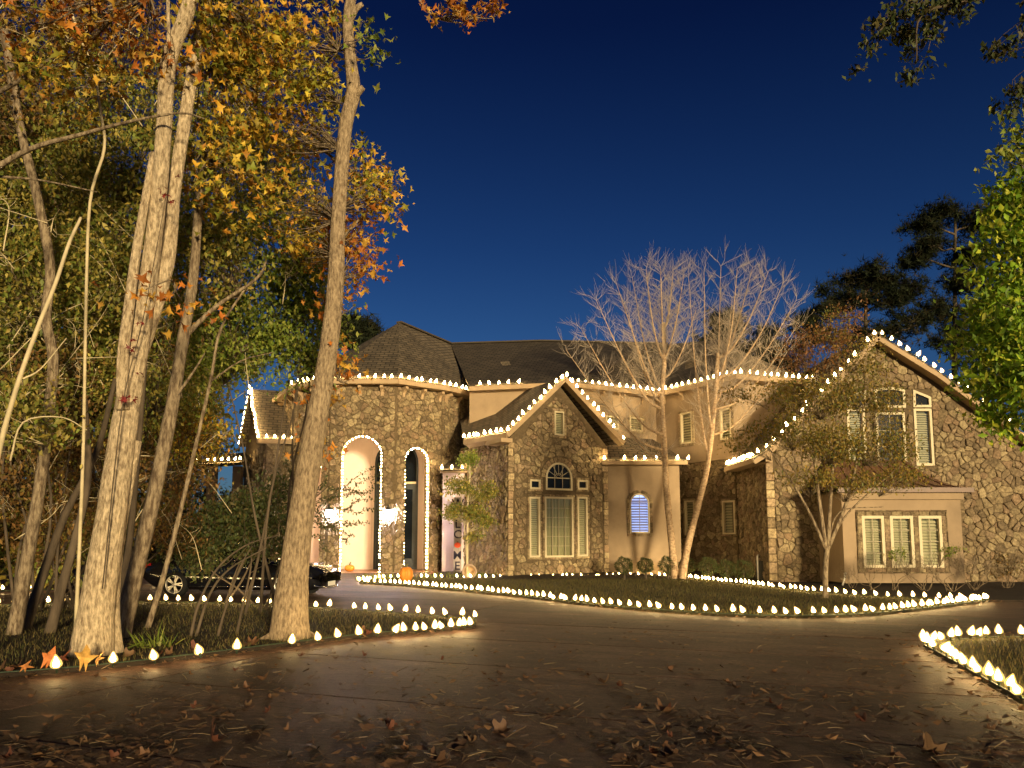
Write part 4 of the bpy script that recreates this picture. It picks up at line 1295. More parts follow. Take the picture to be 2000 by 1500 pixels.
def pumpkin(c, r, h, label, ribs=9):
    root = empty('pumpkin', c, label, 'pumpkin')
    mb = MB(); n = ribs * 4; rows_ = 9; V = []
    for i in range(rows_):
        t = math.pi * i / (rows_ - 1)
        for j in range(n):
            a = 2 * math.pi * j / n
            rr = r * max(math.sin(t), .02) ** .8 * (1 - .16 * (abs(math.cos(a * ribs / 2)) < .35) - .05 * (abs(math.cos(a * ribs / 2)) < .6))
            V.append(Vector(c) + Vector((rr * math.cos(a), rr * math.sin(a), h * (.5 - .5 * math.cos(t)) - (.08 * h * (i == rows_ - 1)))))
    mb.add(V, [(i * n + j, i * n + (j + 1) % n, (i + 1) * n + (j + 1) % n, (i + 1) * n + j) for i in range(rows_ - 1) for j in range(n)], smooth=True)
    mb.build('rind', 'pumpkin', root)
    mb = MB(); c2 = Vector(c) + Vector((0, 0, h * .9)); mb.tube([c2, c2 + Vector((.01, 0, .07)), c2 + Vector((.05, 0, .14))], [.04, .03, .028], 6); mb.build('stem', 'stem', root)
pumpkin(gnd(793, 1137, .05), .25, .56, 'tall orange pumpkin beside the porch at the lawn tip')
pumpkin(wB.p(ub0 + .28, FLOOR, -.9), .22, .30, 'squat orange pumpkin on the porch floor inside the arch')

# upright welcome board
wy = 32.4
s0 = at(893, 1116, wy); s1 = at(895, 985, wy)
sg = empty('welcome_sign', s0, 'tall grey porch board with dark letters and a red pumpkin', 'sign')
wSg = Wall((s0.x - .16, wy), (s0.x + .16, wy))
zt_ = s1.z + .30; zb_ = s0.z - .05
mb = MB()
mb.hexa([wSg.p(u, z + 0, o - (z - zb_) * .03) for z in (zb_, zt_) for u, o in ((0, 0), (wSg.L, 0), (wSg.L, -.04), (0, -.04))]); mb.build('board', 'sign', sg)
Hh = (zt_ - zb_ - .1) / 7
for i, ch_ in enumerate('WELCOME'):
    zc_ = zt_ - .05 - Hh * (i + .5)
    oo = -(zc_ - zb_) * .03
    if ch_ == 'O':
        mb = MB(); n = 20
        V = [wSg.p(wSg.L / 2 + .135 * math.cos(2 * math.pi * k / n), zc_ + .115 * math.sin(2 * math.pi * k / n) * (1 - .1 * (abs(math.sin(math.pi * k / n * 3)) < .3)), oo + e) for e in (.004, .02) for k in range(n)]
        mb.add(V, [tuple(range(n, 2 * n))] + [(k, (k + 1) % n, (k + 1) % n + n, k + n) for k in range(n)]); mb.build('pumpkin_letter', 'sign_red', sg)
        mb = MB(); mb.hexa([wSg.p(wSg.L / 2 + u, zc_ + z, oo + o) for z in (.11, .165) for u, o in ((-.02, .004), (.02, .004), (.025, .018), (-.015, .018))]); mb.build('pumpkin_stalk', 'stem', sg)
        continue
    cv = bpy.data.curves.new('letter', 'FONT'); cv.body = ch_; cv.size = Hh * 1.12; cv.align_x = 'CENTER'; cv.align_y = 'CENTER'; cv.extrude = .004; cv.offset = .006
    cv.materials.append(MT['sign_ink'])
    tmp = bpy.data.objects.new('letter_curve', cv)
    lm = bpy.data.meshes.new_from_object(tmp); bpy.data.objects.remove(tmp)
    if not lm.materials: lm.materials.append(MT['sign_ink'])
    o = bpy.data.objects.new('letter', lm); COL.objects.link(o)
    o.location = wSg.p(wSg.L / 2, zc_, oo + .008); o.rotation_euler = (R(90), 0, 0); adopt(o, sg)

# tipped urn in the bed, its mouth towards the drive
g = gnd(917, 1130, .05); g.z += .26
rot = Matrix.Rotation(R(82), 3, 'X')
pt = empty('tipped_urn', g, 'round pale urn tipped on its side below the small tree', 'urn')
mb = MB(); mb.lathe([(.16, -.42), (.21, -.30), (.27, -.10), (.25, .06), (.29, .12), (.29, .16), (.23, .16), (.21, .06), (.22, -.1), (.16, -.3), (.001, -.34)], 20, c=g, axis=rot); mb.build('bowl', 'pot', pt)
mb = MB(); mb.lathe([(.001, -.56), (.17, -.56), (.18, -.50), (.09, -.46), (.16, -.42)], 16, c=g, axis=rot); mb.build('foot', 'pot', pt)

# condenser unit and the white pipe by the bay
c0 = at(1481, 1120, 28.9); c1 = at(1503, 1120, 28.9)
ac = empty('condenser_unit', (c0.x, 28.9, .05), 'dark metal condenser box at the inner stone corner', 'utility box')
mb = MB(); mb.box(c0.x + .02, c1.x + .1, 28.6, 29.2, .05, .78); mb.build('case', 'box', ac)
for k in range(9):
    m_ = MB(); m_.box(c0.x + .05, c1.x + .07, 28.57, 28.6, .12 + k * .07, .15 + k * .07); m_.build('louver', 'box', ac)
q = at(1480, 1110, 28.6); mb = MB(); mb.tube([(q.x, 28.6, .05), (q.x, 28.6, .95), (q.x + .05, 28.62, 1.0)], .035, 8)
tag(mb.build('conduit_pipe', 'pipe'), 'pale upright pipe beside the condenser box', 'pipe')
q = at(1651, 1135, 25.86); mb = MB(); mb.tube([(q.x - .12, 25.82, .05), (q.x - .03, 25.82, .30), (q.x - .01, 25.84, .42)], .03, 8); mb.lathe([(.001, 0), (.05, 0), (.05, .05), (.001, .05)], 8, c=(q.x - .01, 25.84, .42))
tag(mb.build('vent_pipe', 'pipe'), 'short white pipe at the foot of the stucco bay', 'pipe')

# ------------------------------------------------------------------ the parked saloon
car = empty('parked_car', (-7.55, 21.9, 0), 'glossy black saloon car parked behind the trees', 'car', rz=R(-7))
L_, HW = 5.1, .93
def body_section(x):
    t = x / L_
    hw = HW * (1 - .16 * max(0, (t - .86) / .14) ** 2 - .12 * max(0, (.1 - t) / .1) ** 2)
    top = np.interp(t, [0, .03, .12, .22, .62, .70, .9, .97, 1], [.80, .95, 1.02, 1.03, 1.0, .98, .88, .78, .62])
    bot = np.interp(t, [0, .05, .1, .9, .96, 1], [.42, .28, .20, .20, .22, .36])
    return [(0, bot), (hw * .8, bot), (hw * .97, bot + .10), (hw, bot + .30), (hw * 1.0, top - .22), (hw * .96, top - .08), (hw * .80, top), (0, top + .02)]
st = [0, .04, .12, .3, .6, 1.0, 1.5, 2.2, 2.9, 3.4, 3.8, 4.2, 4.6, 4.85, 5.0, 5.07, 5.1]
mb = MB(); V = []; 
for x in st:
    s_ = body_section(x)
    V += [(x - L_ / 2, y, z) for y, z in s_] + [(x - L_ / 2, -y, z) for y, z in s_[::-1][1:-1]]
k = 14
mb.add(V, [(i * k + j, (i + 1) * k + j, (i + 1) * k + (j + 1) % k, i * k + (j + 1) % k) for i in range(len(st) - 1) for j in range(k)] + [tuple(range(k)), tuple((len(st) - 1) * k + j for j in range(k))[::-1]], smooth=True)
mb.build('body', 'car', car, True)
cab = [(.55, 1.02, .80), (1.05, 1.30, .70), (1.55, 1.44, .66), (2.15, 1.48, .66), (2.75, 1.43, .67), (3.15, 1.28, .70), (3.62, .99, .80)]
mb = MB(); V = []
for x, z, hw in cab: V += [(x - L_ / 2, .84, .96), (x - L_ / 2, hw, z - .03), (x - L_ / 2, hw * .7, z), (x - L_ / 2, -hw * .7, z), (x - L_ / 2, -hw, z - .03), (x - L_ / 2, -.84, .96)]
mb.add(V, [(i * 6 + j, (i + 1) * 6 + j, (i + 1) * 6 + j + 1, i * 6 + j + 1) for i in range(6) for j in range(5)], smooth=True); mb.build('window_glass', 'car_glass', car, True)
mb = MB(); V = []
for x, z, hw in cab[1:6]: V += [(x - L_ / 2, hw + .01, z - .03), (x - L_ / 2, hw * .7, z + .012), (x - L_ / 2, -hw * .7, z + .012), (x - L_ / 2, -hw - .01, z - .03)]
mb.add(V, [(i * 4 + j, (i + 1) * 4 + j, (i + 1) * 4 + j + 1, i * 4 + j + 1) for i in range(4) for j in range(3)], smooth=True); mb.build('roof', 'car', car, True)
for s_ in (-1, 1):
    for x in (1.02, 4.12):
        cx_ = x - L_ / 2
        ax_ = Matrix.Rotation(R(90 * s_), 3, 'X')
        wh = MB(); wh.lathe([(.24, -.10), (.335, -.11), (.35, -.07), (.35, .09), (.33, .12), (.24, .11)], 28, c=(cx_, s_ * .86, .35), axis=ax_); wheel = wh.build('wheel', 'tyre', car, True)
        rm = MB()
        rm.lathe([(.25, -.115), (.235, -.118), (.225, -.09), (.225, .05)], 28, c=(cx_, s_ * .86, .35), axis=ax_)
        rm.lathe([(.001, -.10), (.05, -.10), (.06, -.07), (.001, -.05)], 14, c=(cx_, s_ * .86, .35), axis=ax_)
        for a in range(5):
            for da in (-9, 9):
                t0_ = R(a * 72 + da * .6); t1_ = R(a * 72 + da)
                yy = s_ * (.86 + .095)
                rm.beam((cx_ + .05 * math.cos(t0_), yy, .35 + .05 * math.sin(t0_)), (cx_ + .235 * math.cos(t1_), yy, .35 + .235 * math.sin(t1_)), .035, .03, up=(0, 1, 0))
        o = rm.build('rim', 'rim', None); o.parent = wheel
    hl = MB(); hl.hexa([(2.30, s_ * .84, .62), (2.47, s_ * .60, .60), (2.20, s_ * .60, .60), (2.05, s_ * .84, .66), (2.20, s_ * .86, .76), (2.40, s_ * .60, .745), (2.2, s_ * .6, .75), (2.0, s_ * .86, .80)]); hl.build('headlight', 'clear_lens', car, True)
    tl = MB(); tl.hexa([(-2.52, s_ * .50, .74), (-2.55, s_ * .78, .72), (-2.3, s_ * .86, .74), (-2.4, s_ * .5, .74), (-2.50, s_ * .50, .90), (-2.53, s_ * .79, .90), (-2.28, s_ * .88, .92), (-2.4, s_ * .5, .90)]); tl.build('taillight', 'red_lens', car, True)
    mi = MB(); mi.lathe([(.001, -.1), (.07, -.08), (.08, 0), (.06, .08), (.001, .1)], 8, c=(.72, s_ * 1.0, 1.0), axis=Matrix.Rotation(R(90), 3, 'X')); mi.build('mirror', 'car', car, True)
    tr_ = MB(); tr_.tube([(-1.9, s_ * .86, 1.0), (-.9, s_ * .84, 1.0), (.6, s_ * .84, .99), (1.05, s_ * .84, .98)], .012, 5); tr_.build('chrome_trim', 'chrome', car, True)
    tr_ = MB(); tr_.tube([(-1.1, s_ * .935, .30), (.2, s_ * .935, .30), (1.1, s_ * .935, .30)], .014, 5); tr_.build('sill_trim', 'chrome', car, True)
    for hx_ in (-.55, .45):
        dh = MB(); dh.tube([(hx_ - .1, s_ * .935, .80), (hx_ + .1, s_ * .935, .80)], .014, 5); dh.build('door_handle', 'chrome', car, True)
gr_ = MB(); gr_.hexa([(2.50, -.42, .40), (2.50, .42, .40), (2.40, .42, .40), (2.40, -.42, .40), (2.46, -.46, .72), (2.46, .46, .72), (2.36, .46, .72), (2.36, -.46, .72)]); grille = gr_.build('grille', 'iron', car, True)
for k in range(5):
    z = .44 + .06 * k; m_ = MB(); m_.tube([(2.515 - .008 * k, -.43, z), (2.535 - .008 * k, 0, z), (2.515 - .008 * k, .43, z)], .014, 5); o = m_.build('grille_slat', 'chrome', None); o.parent = grille
m_ = MB(); m_.box(2.555, 2.57, -.26, .26, .30, .42); m_.build('number_plate', 'plate', car, True)
m_ = MB(); m_.tube([(2.40, -.88, .33), (2.54, -.5, .27), (2.57, 0, .26), (2.54, .5, .27), (2.40, .88, .33)], .022, 5); m_.build('bumper_trim', 'chrome', car, True)

# ------------------------------------------------------------------ trees and plants
class Tree:
    def __init__(s, name, base, label, cat='tree', group=None, bark='bark'):
        s.root = empty(name, base, label, cat, group); s.mb = MB(); s.tw = MB(); s.bark = bark; s.leaves = []; s.twl = []
    def limb(s, ctrl, r0, r1, n=8, per=6, **k): return limb(s.mb, ctrl, r0, r1, n, per, **k)
    def twig(s, ctrl, r0, r1, n=4, per=3): s.twl.append((ctrl, r0, r1, n, per))
    def spray(s, c, rad, n, pal, kind='oval', size=(.08, .14), src=None, per=22, sig=.2, normal=None, twr=.012, mat_='leaf', spread=.9):
        c = Vector(c)
        if kind == 'star': n = int(n * 2.7); size = (size[0] * .72, size[1] * .82)
        elif kind == 'oval' and size[1] >= .12 and size[1] < .2: n = int(n * 1.9); per = int(per * 1.6); size = (size[0] * 1.15, size[1] * 1.2)
        elif kind == 'oval' and size[1] < .12: n = int(n * 1.7); per = int(per * 1.5)
        pos, sub = cloud(c, rad, n, per, sig)
        src = Vector(src) if src is not None else c
        for q in sub:
            if random.random() < .8: s.twig(wob(src, Vector(q), 3, .07), twr, .004, 3, 2)
        sz = RNG.uniform(size[0], size[1], n) * RNG.choice([.55, .8, 1.0, 1.0], n); cc_ = pick(pal, n)
        if kind == 'star':
            k = int(n * .22)
            s.leaves.append((pos[:k], sz[:k], cc_[:k], 'star', normal, mat_, spread)); s.leaves.append((pos[k:], sz[k:], cc_[k:], 'curl', normal, mat_, spread))
        else: s.leaves.append((pos, sz, cc_, kind, normal, mat_, spread))
    def done(s, twig_mat=None, crown='crown'):
        if s.mb.v: s.mb.build('trunk', s.bark, s.root)
        if len(s.twl) <= 14:
            for q in s.twl:
                m1 = MB(); limb(m1, *q); m1.build('twig', twig_mat or s.bark, s.root)
        else:
            for q in s.twl: limb(s.tw, *q)
            tag(s.tw.build('twigs', twig_mat or s.bark, s.root), kind='stuff')
        by = {}
        for L in s.leaves: by.setdefault((L[3], L[5], L[4], L[6]), []).append(L)
        for (kind, mat_, normal, spread), Ls in by.items():
            scatter(crown, np.concatenate([L[0] for L in Ls]), np.concatenate([L[1] for L in Ls]), np.concatenate([L[2] for L in Ls]), kind, mat_, normal, spread, s.root)
def A(*q): return [at(*p) for p in q]

# --- big twin-stemmed tree, left foreground
g0 = gnd(178, 1278, .05); y0 = g0.y
t = Tree('twin_stem_tree', g0, 'large pale twin stemmed tree at the front of the wooded island')
main = t.limb([g0 - Vector((0, 0, .15))] + A((190, 1180, y0), (215, 1020, y0), (240, 850, y0 + .1), (268, 680, y0 + .1), (296, 500, y0 + .1), (312, 360, y0), (321, 240, y0 - .1), (330, 120, y0 - .2), (368, 15, y0 - .3), (395, -120, y0 - .4)), [.25, .205, .185, .17, .148, .12, .108, .106, .106, .10, .09], .1, 14, 6, flare=.25, rough=.02)
g1 = gnd(212, 1277, .05)
t.limb([g1 + Vector((0, .15, -.15))] + A((216, 1180, y0 + .25), (228, 1050, y0 + .25), (262, 860, y0 + .22)), .125, .10, 10, 6, flare=.35)
t.limb(A((250, 760, y0 + .15), (290, 640, y0 + .25), (327, 510, y0 + .3), (339, 380, y0 + .3), (357, 260, y0 + .3), (378, 130, y0 + .35), (402, -10, y0 + .4), (415, -140, y0 + .4)), [.105, .108, .103, .097, .092, .09, .09, .085], .1, 12, 6)
t.limb(A((240, 800, y0 - .05), (240, 700, y0 - .12), (252, 600, y0 - .15), (265, 500, y0 - .12), (282, 400, y0 - .1), (300, 300, y0)), .085, .05, 10, 6)
t.limb(A((325, 240, y0), (330, 120, y0 - .3), (328, 0, y0 - .5)), .035, .025, 6, 4)
for (px, py, Y, rx, rz_, n, pal) in ((250, 30, 9.4, .95, .55, 130, 'orange'), (130, 70, 9.8, 1.0, .6, 110, 'gold'), (480, 40, 10.6, 1.0, .7, 300, 'gold'), (455, 170, 11.5, 1.0, .7, 300, 'gold'), (430, 330, 12.0, .8, .8, 220, 'gold'), (60, 40, 9.0, .8, .6, 60, 'orange'), (330, 590, 10.0, .25, .25, 22, 'orange'), (160, 200, 11.5, .7, .5, 90, 'gold')):
    t.spray(at(px, py, Y), (rx, .9, rz_), n, pal, 'star', (.15, .27), src=at(px * .6 + 140, py - 40, Y), per=14, sig=.2, twr=.016)
# a few dark red leaves of the vine clinging to the trunk
vp = []
for px, py in ((275, 630), (262, 668), (258, 682), (240, 780), (252, 778), (262, 780), (275, 728), (326, 380), (335, 392), (318, 372), (345, 340)):
    for _ in range(3):
        q = at(px + random.uniform(-8, 8), py + random.uniform(-5, 5), y0 - .33); vp.append(tuple(q))
vine = empty('red_vine', g0, 'dark red leafed vine clinging to the pale twin stemmed trunk', 'vine')
vl = scatter('leaves', np.array(vp), RNG.uniform(.06, .13, len(vp)), np.array([(.16, .012, .012)] * len(vp)) * RNG.uniform(.5, 1.6, (len(vp), 1)), 'star', 'leaf', parent=vine); tag(vl, kind='stuff')
mb = MB(); limb(mb, A((200, 1150, y0 - .33), (238, 800, y0 - .30), (280, 620, y0 - .25), (325, 380, y0 - .22)), .012, .006, 4, 5); mb.build('stem', 'bark_dark', vine)
t.done('bark_grey')

# --- slim leaning tree in front of the tower
g0 = gnd(566, 1246, .05); yb = g0.y
t = Tree('slim_tree', g0, 'slim bare trunked tree leaning right in front of the porch', bark='bark_mid')
t.limb([g0 - Vector((0, 0, .2))] + A((568, 1180, yb), (582, 1050, yb), (600, 930, yb), (622, 800, yb), (642, 680, yb), (655, 560, yb), (660, 440, yb), (668, 320, yb), (676, 240, yb), (690, 178, yb), (684, 110, yb), (680, 40, yb), (692, -40, yb)), [.29, .25, .20, .19, .168, .147, .135, .118, .113, .112, .12, .095, .09, .085], .1, 14, 6, flare=.2, rough=.025)
t.limb(A((688, 195, yb), (700, 180, yb - .05), (710, 170, yb - .08)), .075, .045, 8, 3)
t.limb(A((684, 40, yb), (695, 18, yb), (708, 8, yb)), .06, .04, 8, 3)
for a in (-160, -60, 20, 100):
    q = g0 + Vector((math.cos(R(a)), math.sin(R(a)), 0)) * .55; t.limb([g0 + Vector((0, 0, .22)), g0 * .5 + q * .5 + Vector((0, 0, .05)), q + Vector((0, 0, -.06))], .10, .02, 7, 4)
t.limb(A((668, 330, yb), (640, 300, yb + .4), (560, 250, yb + .9), (480, 200, yb + 1.2)), .03, .01, 5, 4)
t.limb(A((658, 480, yb), (700, 430, yb + .5), (750, 380, yb + .8)), .03, .01, 5, 4)
for (px, py, Y, rx, rz_, n, pal) in ((605, 70, 12.4, .75, .6, 210, 'gold'), (622, 170, 12.3, .55, .45, 150, 'yellow'), (560, 260, 12.8, .9, .6, 260, 'gold'), (540, 400, 13.2, .9, .6, 200, 'gold'), (700, 330, 12.9, .42, .45, 120, 'gold'), (735, 380, 12.8, .40, .42, 140, 'gold'), (690, 450, 12.9, .38, .4, 100, 'orange'), (690, 520, 12.8, .35, .35, 90, 'orange'), (612, 470, 13.2, .6, .6, 170, 'gold'), (660, 590, 12.9, .35, .2, 32, 'orange'), (672, 712, 12.7, .24, .2, 34, 'orange'), (722, 70, 11.9, .16, .22, 30, 'green'), (510, 120, 12.9, .6, .5, 130, 'gold'), (640, 790, 12.6, .2, .3, 16, 'orange'), (610, 860, 13.2, .3, .3, 16, 'orange')):
    t.spray(at(px, py, Y), (rx, .7, rz_), n, pal, 'star', (.13, .25), src=at(660, py + 30, yb), per=12, sig=.17, twr=.012)
t.limb(A((795, -40, 10.5), (830, 15, 10.6), (860, 38, 10.6), (905, 45, 10.6)), .02, .008, 5, 4)
t.spray(at(890, 32, 10.6), (.42, .3, .12), 46, 'orange', 'star', (.14, .22), src=at(860, 38, 10.6), per=8, sig=.09)
t.spray(at(960, 14, 10.6), (.18, .2, .05), 16, 'orange', 'star', (.12, .2), src=at(905, 40, 10.6), per=8, sig=.07)
t.done('bark_grey')

# --- other stems of the wood
def stem_tree(name, label, pts, r0, r1, bark, sprays=(), branches=(), gb=None, kind='oval', size=(.07, .13), n=8):
    t = Tree(name, gb or at(*pts[0]), label, bark=bark, group='stems of the wooded island')
    P = A(*pts); P[0].z = -.05
    t.limb(P, r0, r1, n, 5, flare=.25, rough=.03)
    for b, q0, q1 in branches: t.limb(A(*b), q0, q1, 5, 4)
    for (px, py, Y, rx, ry, rz_, m, pal) in sprays:
        t.spray(at(px, py, Y), (rx, ry, rz_), m, pal, kind, size, src=at(px, py, Y) + Vector((random.uniform(-.4, .4), .3, -.5)), per=24, sig=.22)
    t.done()
stem_tree('leaning_tree', 'grey trunk leaning right behind the twin stemmed tree', [(232, 1245, 12.2), (262, 1130, 12.2), (300, 970, 12.2), (335, 800, 12.3), (358, 660, 12.4), (378, 540, 12.5), (388, 400, 12.6), (400, 250, 12.7)], .135, .06, 'bark_grey',
          [(330, 430, 14, 1.1, 1, 1.0, 1700, 'olive'), (420, 520, 14, 1.0, 1, .9, 1600, 'olive'), (250, 330, 13.5, 1.0, 1, .9, 1500, 'olive'), (560, 470, 14.5, 1.0, .9, .8, 1500, 'green')],
          [([(358, 660, 12.4), (420, 600, 12.6), (500, 545, 12.8), (520, 510, 13)], .05, .015), ([(340, 780, 12.3), (375, 730, 12.2), (400, 690, 12)], .03, .01)])
stem_tree('crooked_tree', 'crooked grey trunk near the left edge of the photo', [(28, 1215, 12.6), (52, 1100, 12.6), (78, 950, 12.6), (96, 800, 12.7), (104, 700, 12.7), (90, 620, 12.7), (98, 520, 12.7), (72, 380, 12.7), (40, 250, 12.8), (8, 60, 12.8)], .10, .07, 'bark_grey',
          [(90, 330, 14, 1.3, 1, 1.1, 2000, 'olive'), (60, 560, 14, 1.1, 1, 1.0, 1700, 'olive'), (190, 560, 14.5, 1.1, 1, 1.0, 1700, 'olive'), (10, 200, 13, .8, .8, .9, 1000, 'brown')],
          [([(-20, 335, 10), (60, 290, 10), (160, 262, 10), (250, 238, 10), (350, 221, 10), (400, 232, 10)], .045, .008), ([(-20, 190, 10), (50, 150, 10), (105, 112, 10), (140, 115, 10), (175, 132, 10)], .035, .008), ([(0, 345, 10.2), (80, 352, 10.2), (190, 375, 10.2)], .022, .006)])
stem_tree('pale_sapling', 'thin pale sapling rising at the left edge of the wood', [(-70, 1150, 9.6), (-10, 920, 9.6), (30, 765, 9.6), (72, 645, 9.7), (108, 555, 9.8), (135, 475, 9.9), (158, 425, 10)], .036, .02, 'bark_pale',
          [(40, 800, 11.5, .7, .7, .6, 500, 'olive')],
          [([(45, 740, 9.6), (80, 720, 9.7), (130, 660, 9.8)], .014, .005), ([(20, 900, 9.6), (45, 825, 9.6), (120, 815, 9.7), (170, 840, 9.7)], .014, .005)], n=7)
stem_tree('pale_sapling', 'thin pale sapling bending through the upper left leaves', [(150, 1200, 12.5), (162, 900, 12), (168, 600, 11.5), (176, 395, 11.2), (204, 290, 11), (196, 215, 11), (184, 140, 11), (155, 70, 11), (130, -10, 11)], .026, .018, 'bark_pale',
          [(150, 330, 13.5, .7, .7, .6, 500, 'olive')], n=6)
stem_tree('thin_sapling', 'thin straight sapling right of the leaning grey trunk', [(285, 1235, 13.5), (318, 1130, 13.5), (352, 1000, 13.5), (380, 880, 13.5), (412, 740, 13.5), (432, 640, 13.5), (485, 555, 13.6)], .048, .018, 'bark_grey',
          [(430, 640, 15, .9, .8, .7, 1000, 'green')], [([(412, 745, 13.5), (470, 705, 13.4), (535, 688, 13.3)], .02, .006)], n=7)
stem_tree('dark_stem', 'dark leaning stem low at the left behind the crooked trunk', [(45, 1235, 13.2), (85, 1120, 13.4), (130, 1000, 13.6), (190, 880, 13.8), (225, 740, 14)], .085, .04, 'bark_dark', [(190, 760, 15.5, 1.2, 1, 1.0, 1500, 'olive')])
stem_tree('dark_stem', 'dark stem just left of the twin stemmed trunk', [(95, 1240, 12.8), (120, 1150, 12.8), (150, 1040, 12.9), (172, 930, 13), (165, 780, 13)], .08, .05, 'bark_dark', [(100, 760, 15, 1.0, 1, 1.0, 1200, 'brown')])
stem_tree('dark_stem', 'dark stem between the twin trunk and the leaning trunk', [(215, 1235, 14), (250, 1080, 14.2), (268, 900, 14.4), (285, 700, 14.6)], .07, .04, 'bark_dark', [(300, 760, 16, 1.2, 1, 1.0, 1400, 'olive')])

# --- understorey: dense evergreen and brown thicket behind the stems
def thicket(name, label, px, base_y, Y, sprays, bark='bark_dark', size=(.07, .13), pale=0):
    b = at(px, base_y, Y); b.z = .03
    t = Tree(name, b, label, cat='shrub', group='understorey of the wood', bark=bark)
    for _ in range(5):
        e = at(*random.choice(sprays)[:3]); t.limb(wob(b + Vector((random.uniform(-.5, .5), random.uniform(-.3, .3), -.05)), e, 3, .022), .034, .010, 6, 4)
    for (x, y, yy, rx, ry, rz_, m, pal) in sprays:
        t.spray(at(x, y, yy), (rx, ry, rz_), m, pal, 'oval', size, src=at(x, y, yy) + Vector((random.uniform(-.3, .3), .2, -rz_ * .7)), per=26, sig=.23)
    for _ in range(pale):                             # pale bare branches in front of the leaves
        x, y, yy = random.choice(sprays)[:3]
        a = at(x + random.uniform(-110, 110), y + random.uniform(-60, 110), yy - random.uniform(.4, 1.6))
        d = Vector((random.uniform(-1.3, 1.3), random.uniform(-.3, .3), random.uniform(-.2, 1.2)))
        e = a + d * random.uniform(.8, 2.0); r = random.uniform(.006, .015)
        if max(a.x / a.y, e.x / e.y) > -.30: continue
        m1 = MB(); P = limb(m1, [a, (a + e) / 2 + Vector((random.gauss(0, .12), 0, random.uniform(.05, .3))), e], r, r * .3, 4, 5)
        for q in P[2:]:
            if random.random() < .7:
                limb(m1, [q, q + Vector((random.uniform(-.2, .2), random.uniform(-.1, .1), random.uniform(-.15, .25))), q + Vector((random.uniform(-.45, .45), random.uniform(-.2, .2), random.uniform(-.2, .4)))], r * .45, r * .2, 3, 2)
        m1.build('branch', 'bark_pale', t.root)
    t.done()
thicket('evergreen_shrub', 'tall green evergreen filling the gap left of the slim trunk', 520, 1150, 16, [(520, 610, 16, 1.3, 1, 1.2, 2600, 'green'), (590, 660, 16, .9, 1, 1.1, 1700, 'green'), (600, 560, 16, .7, .8, .7, 1000, 'green'), (430, 690, 16.4, .7, .9, .9, 1000, 'green')], pale=18)
thicket('evergreen_shrub', 'dark evergreen bush partly hiding the parked car', 470, 1170, 19, [(500, 1010, 19.4, 1.0, .7, .6, 1300, 'deep'), (440, 1020, 19, .8, .7, .65, 1000, 'deep'), (520, 1055, 19, .7, .6, .5, 900, 'deep'), (390, 1085, 18.9, .5, .5, .45, 700, 'deep'), (545, 950, 20, .4, .5, .4, 300, 'deep')])
thicket('evergreen_shrub', 'grey green climbing bush against the left house wing', 540, 1120, 30, [(545, 935, 31, 1.3, .6, 1.0, 480, 'pinkish'), (470, 1010, 30.5, 1.5, .6, 1.0, 700, 'deep')], size=(.1, .17))
thicket('brown_thicket', 'brown leafed thicket low behind the twin stemmed tree', 180, 1180, 17, [(330, 880, 18, 1.2, 1, 1.3, 1500, 'brown'), (180, 900, 17, 1.4, 1, 1.4, 1800, 'brown'), (50, 900, 16, 1.3, 1, 1.4, 1700, 'brown'), (385, 840, 18, .6, 1, .8, 600, 'gold'), (110, 1040, 17, 1.4, 1, .8, 1000, 'brown'), (350, 1030, 19, 1.1, .9, .9, 900, 'brown')], pale=26)
thicket('olive_thicket', 'olive thicket at mid height on the far left', 60, 1180, 16, [(40, 700, 15, 1.2, 1, 1.2, 1800, 'olive'), (150, 690, 15.5, 1.2, 1, 1.0, 1700, 'olive'), (270, 560, 15, .8, .9, .9, 1100, 'olive'), (10, 430, 14, 1.0, 1, 1.1, 1400, 'olive')], pale=32)
thicket('olive_thicket', 'olive and brown thicket high on the upper left', 120, 1180, 17, [(100, 200, 15, 1.7, 1, 1.1, 2300, 'olive'), (280, 200, 16, 1.5, 1, 1.2, 2000, 'olive'), (40, 60, 15, 1.6, 1, 1.0, 1700, 'brown'), (230, 80, 16, 1.6, 1, 1.0, 1700, 'brown'), (440, 250, 16, 1.3, 1, 1.3, 2000, 'olive'), (520, 330, 16, 1.0, 1, 1.0, 1500, 'olive'), (480, 90, 16.5, 1.2, 1, 1.0, 1500, 'brown'), (440, 440, 16, 1.0, 1, 1.0, 1500, 'olive')], pale=32)
# fine bare sprigs with small dark leaves hanging in front of the porch
b0 = at(520, 1150, 17); b0.z = 0
t = Tree('sprig_bush', b0, 'sparse bush with fine dark sprigs hanging before the porch arch', cat='shrub', bark='bark_dark')
t.limb([b0] + A((560, 1060, 17.5), (600, 990, 18), (640, 950, 18.4)), .03, .012, 6, 5)
for (x0, y0_, x1, y1) in ((620, 975, 740, 907), (615, 985, 745, 925), (620, 990, 735, 945), (640, 955, 720, 960), (630, 1000, 735, 975), (625, 1010, 745, 997), (640, 1030, 720, 1020), (600, 1000, 680, 1060), (590, 1010, 640, 1075), (610, 990, 660, 1040), (600, 990, 560, 900), (585, 1020, 690, 1045), (600, 1000, 640, 930)):
    P = wob(at(x0, y0_, 18), at(x1, y1, 18.3), 5, .04); t.twig(P, .010, .003, 3, 3)
    pts_ = np.array([tuple(q) for q in spline(P, 7)]); pts_ = np.repeat(pts_, 3, axis=0) + RNG.normal(size=(len(pts_) * 3, 3)) * .035
    t.leaves.append((pts_, RNG.uniform(.05, .09, len(pts_)), pick('deep', len(pts_)), 'oval', None, 'leaf', .9))
t.done()
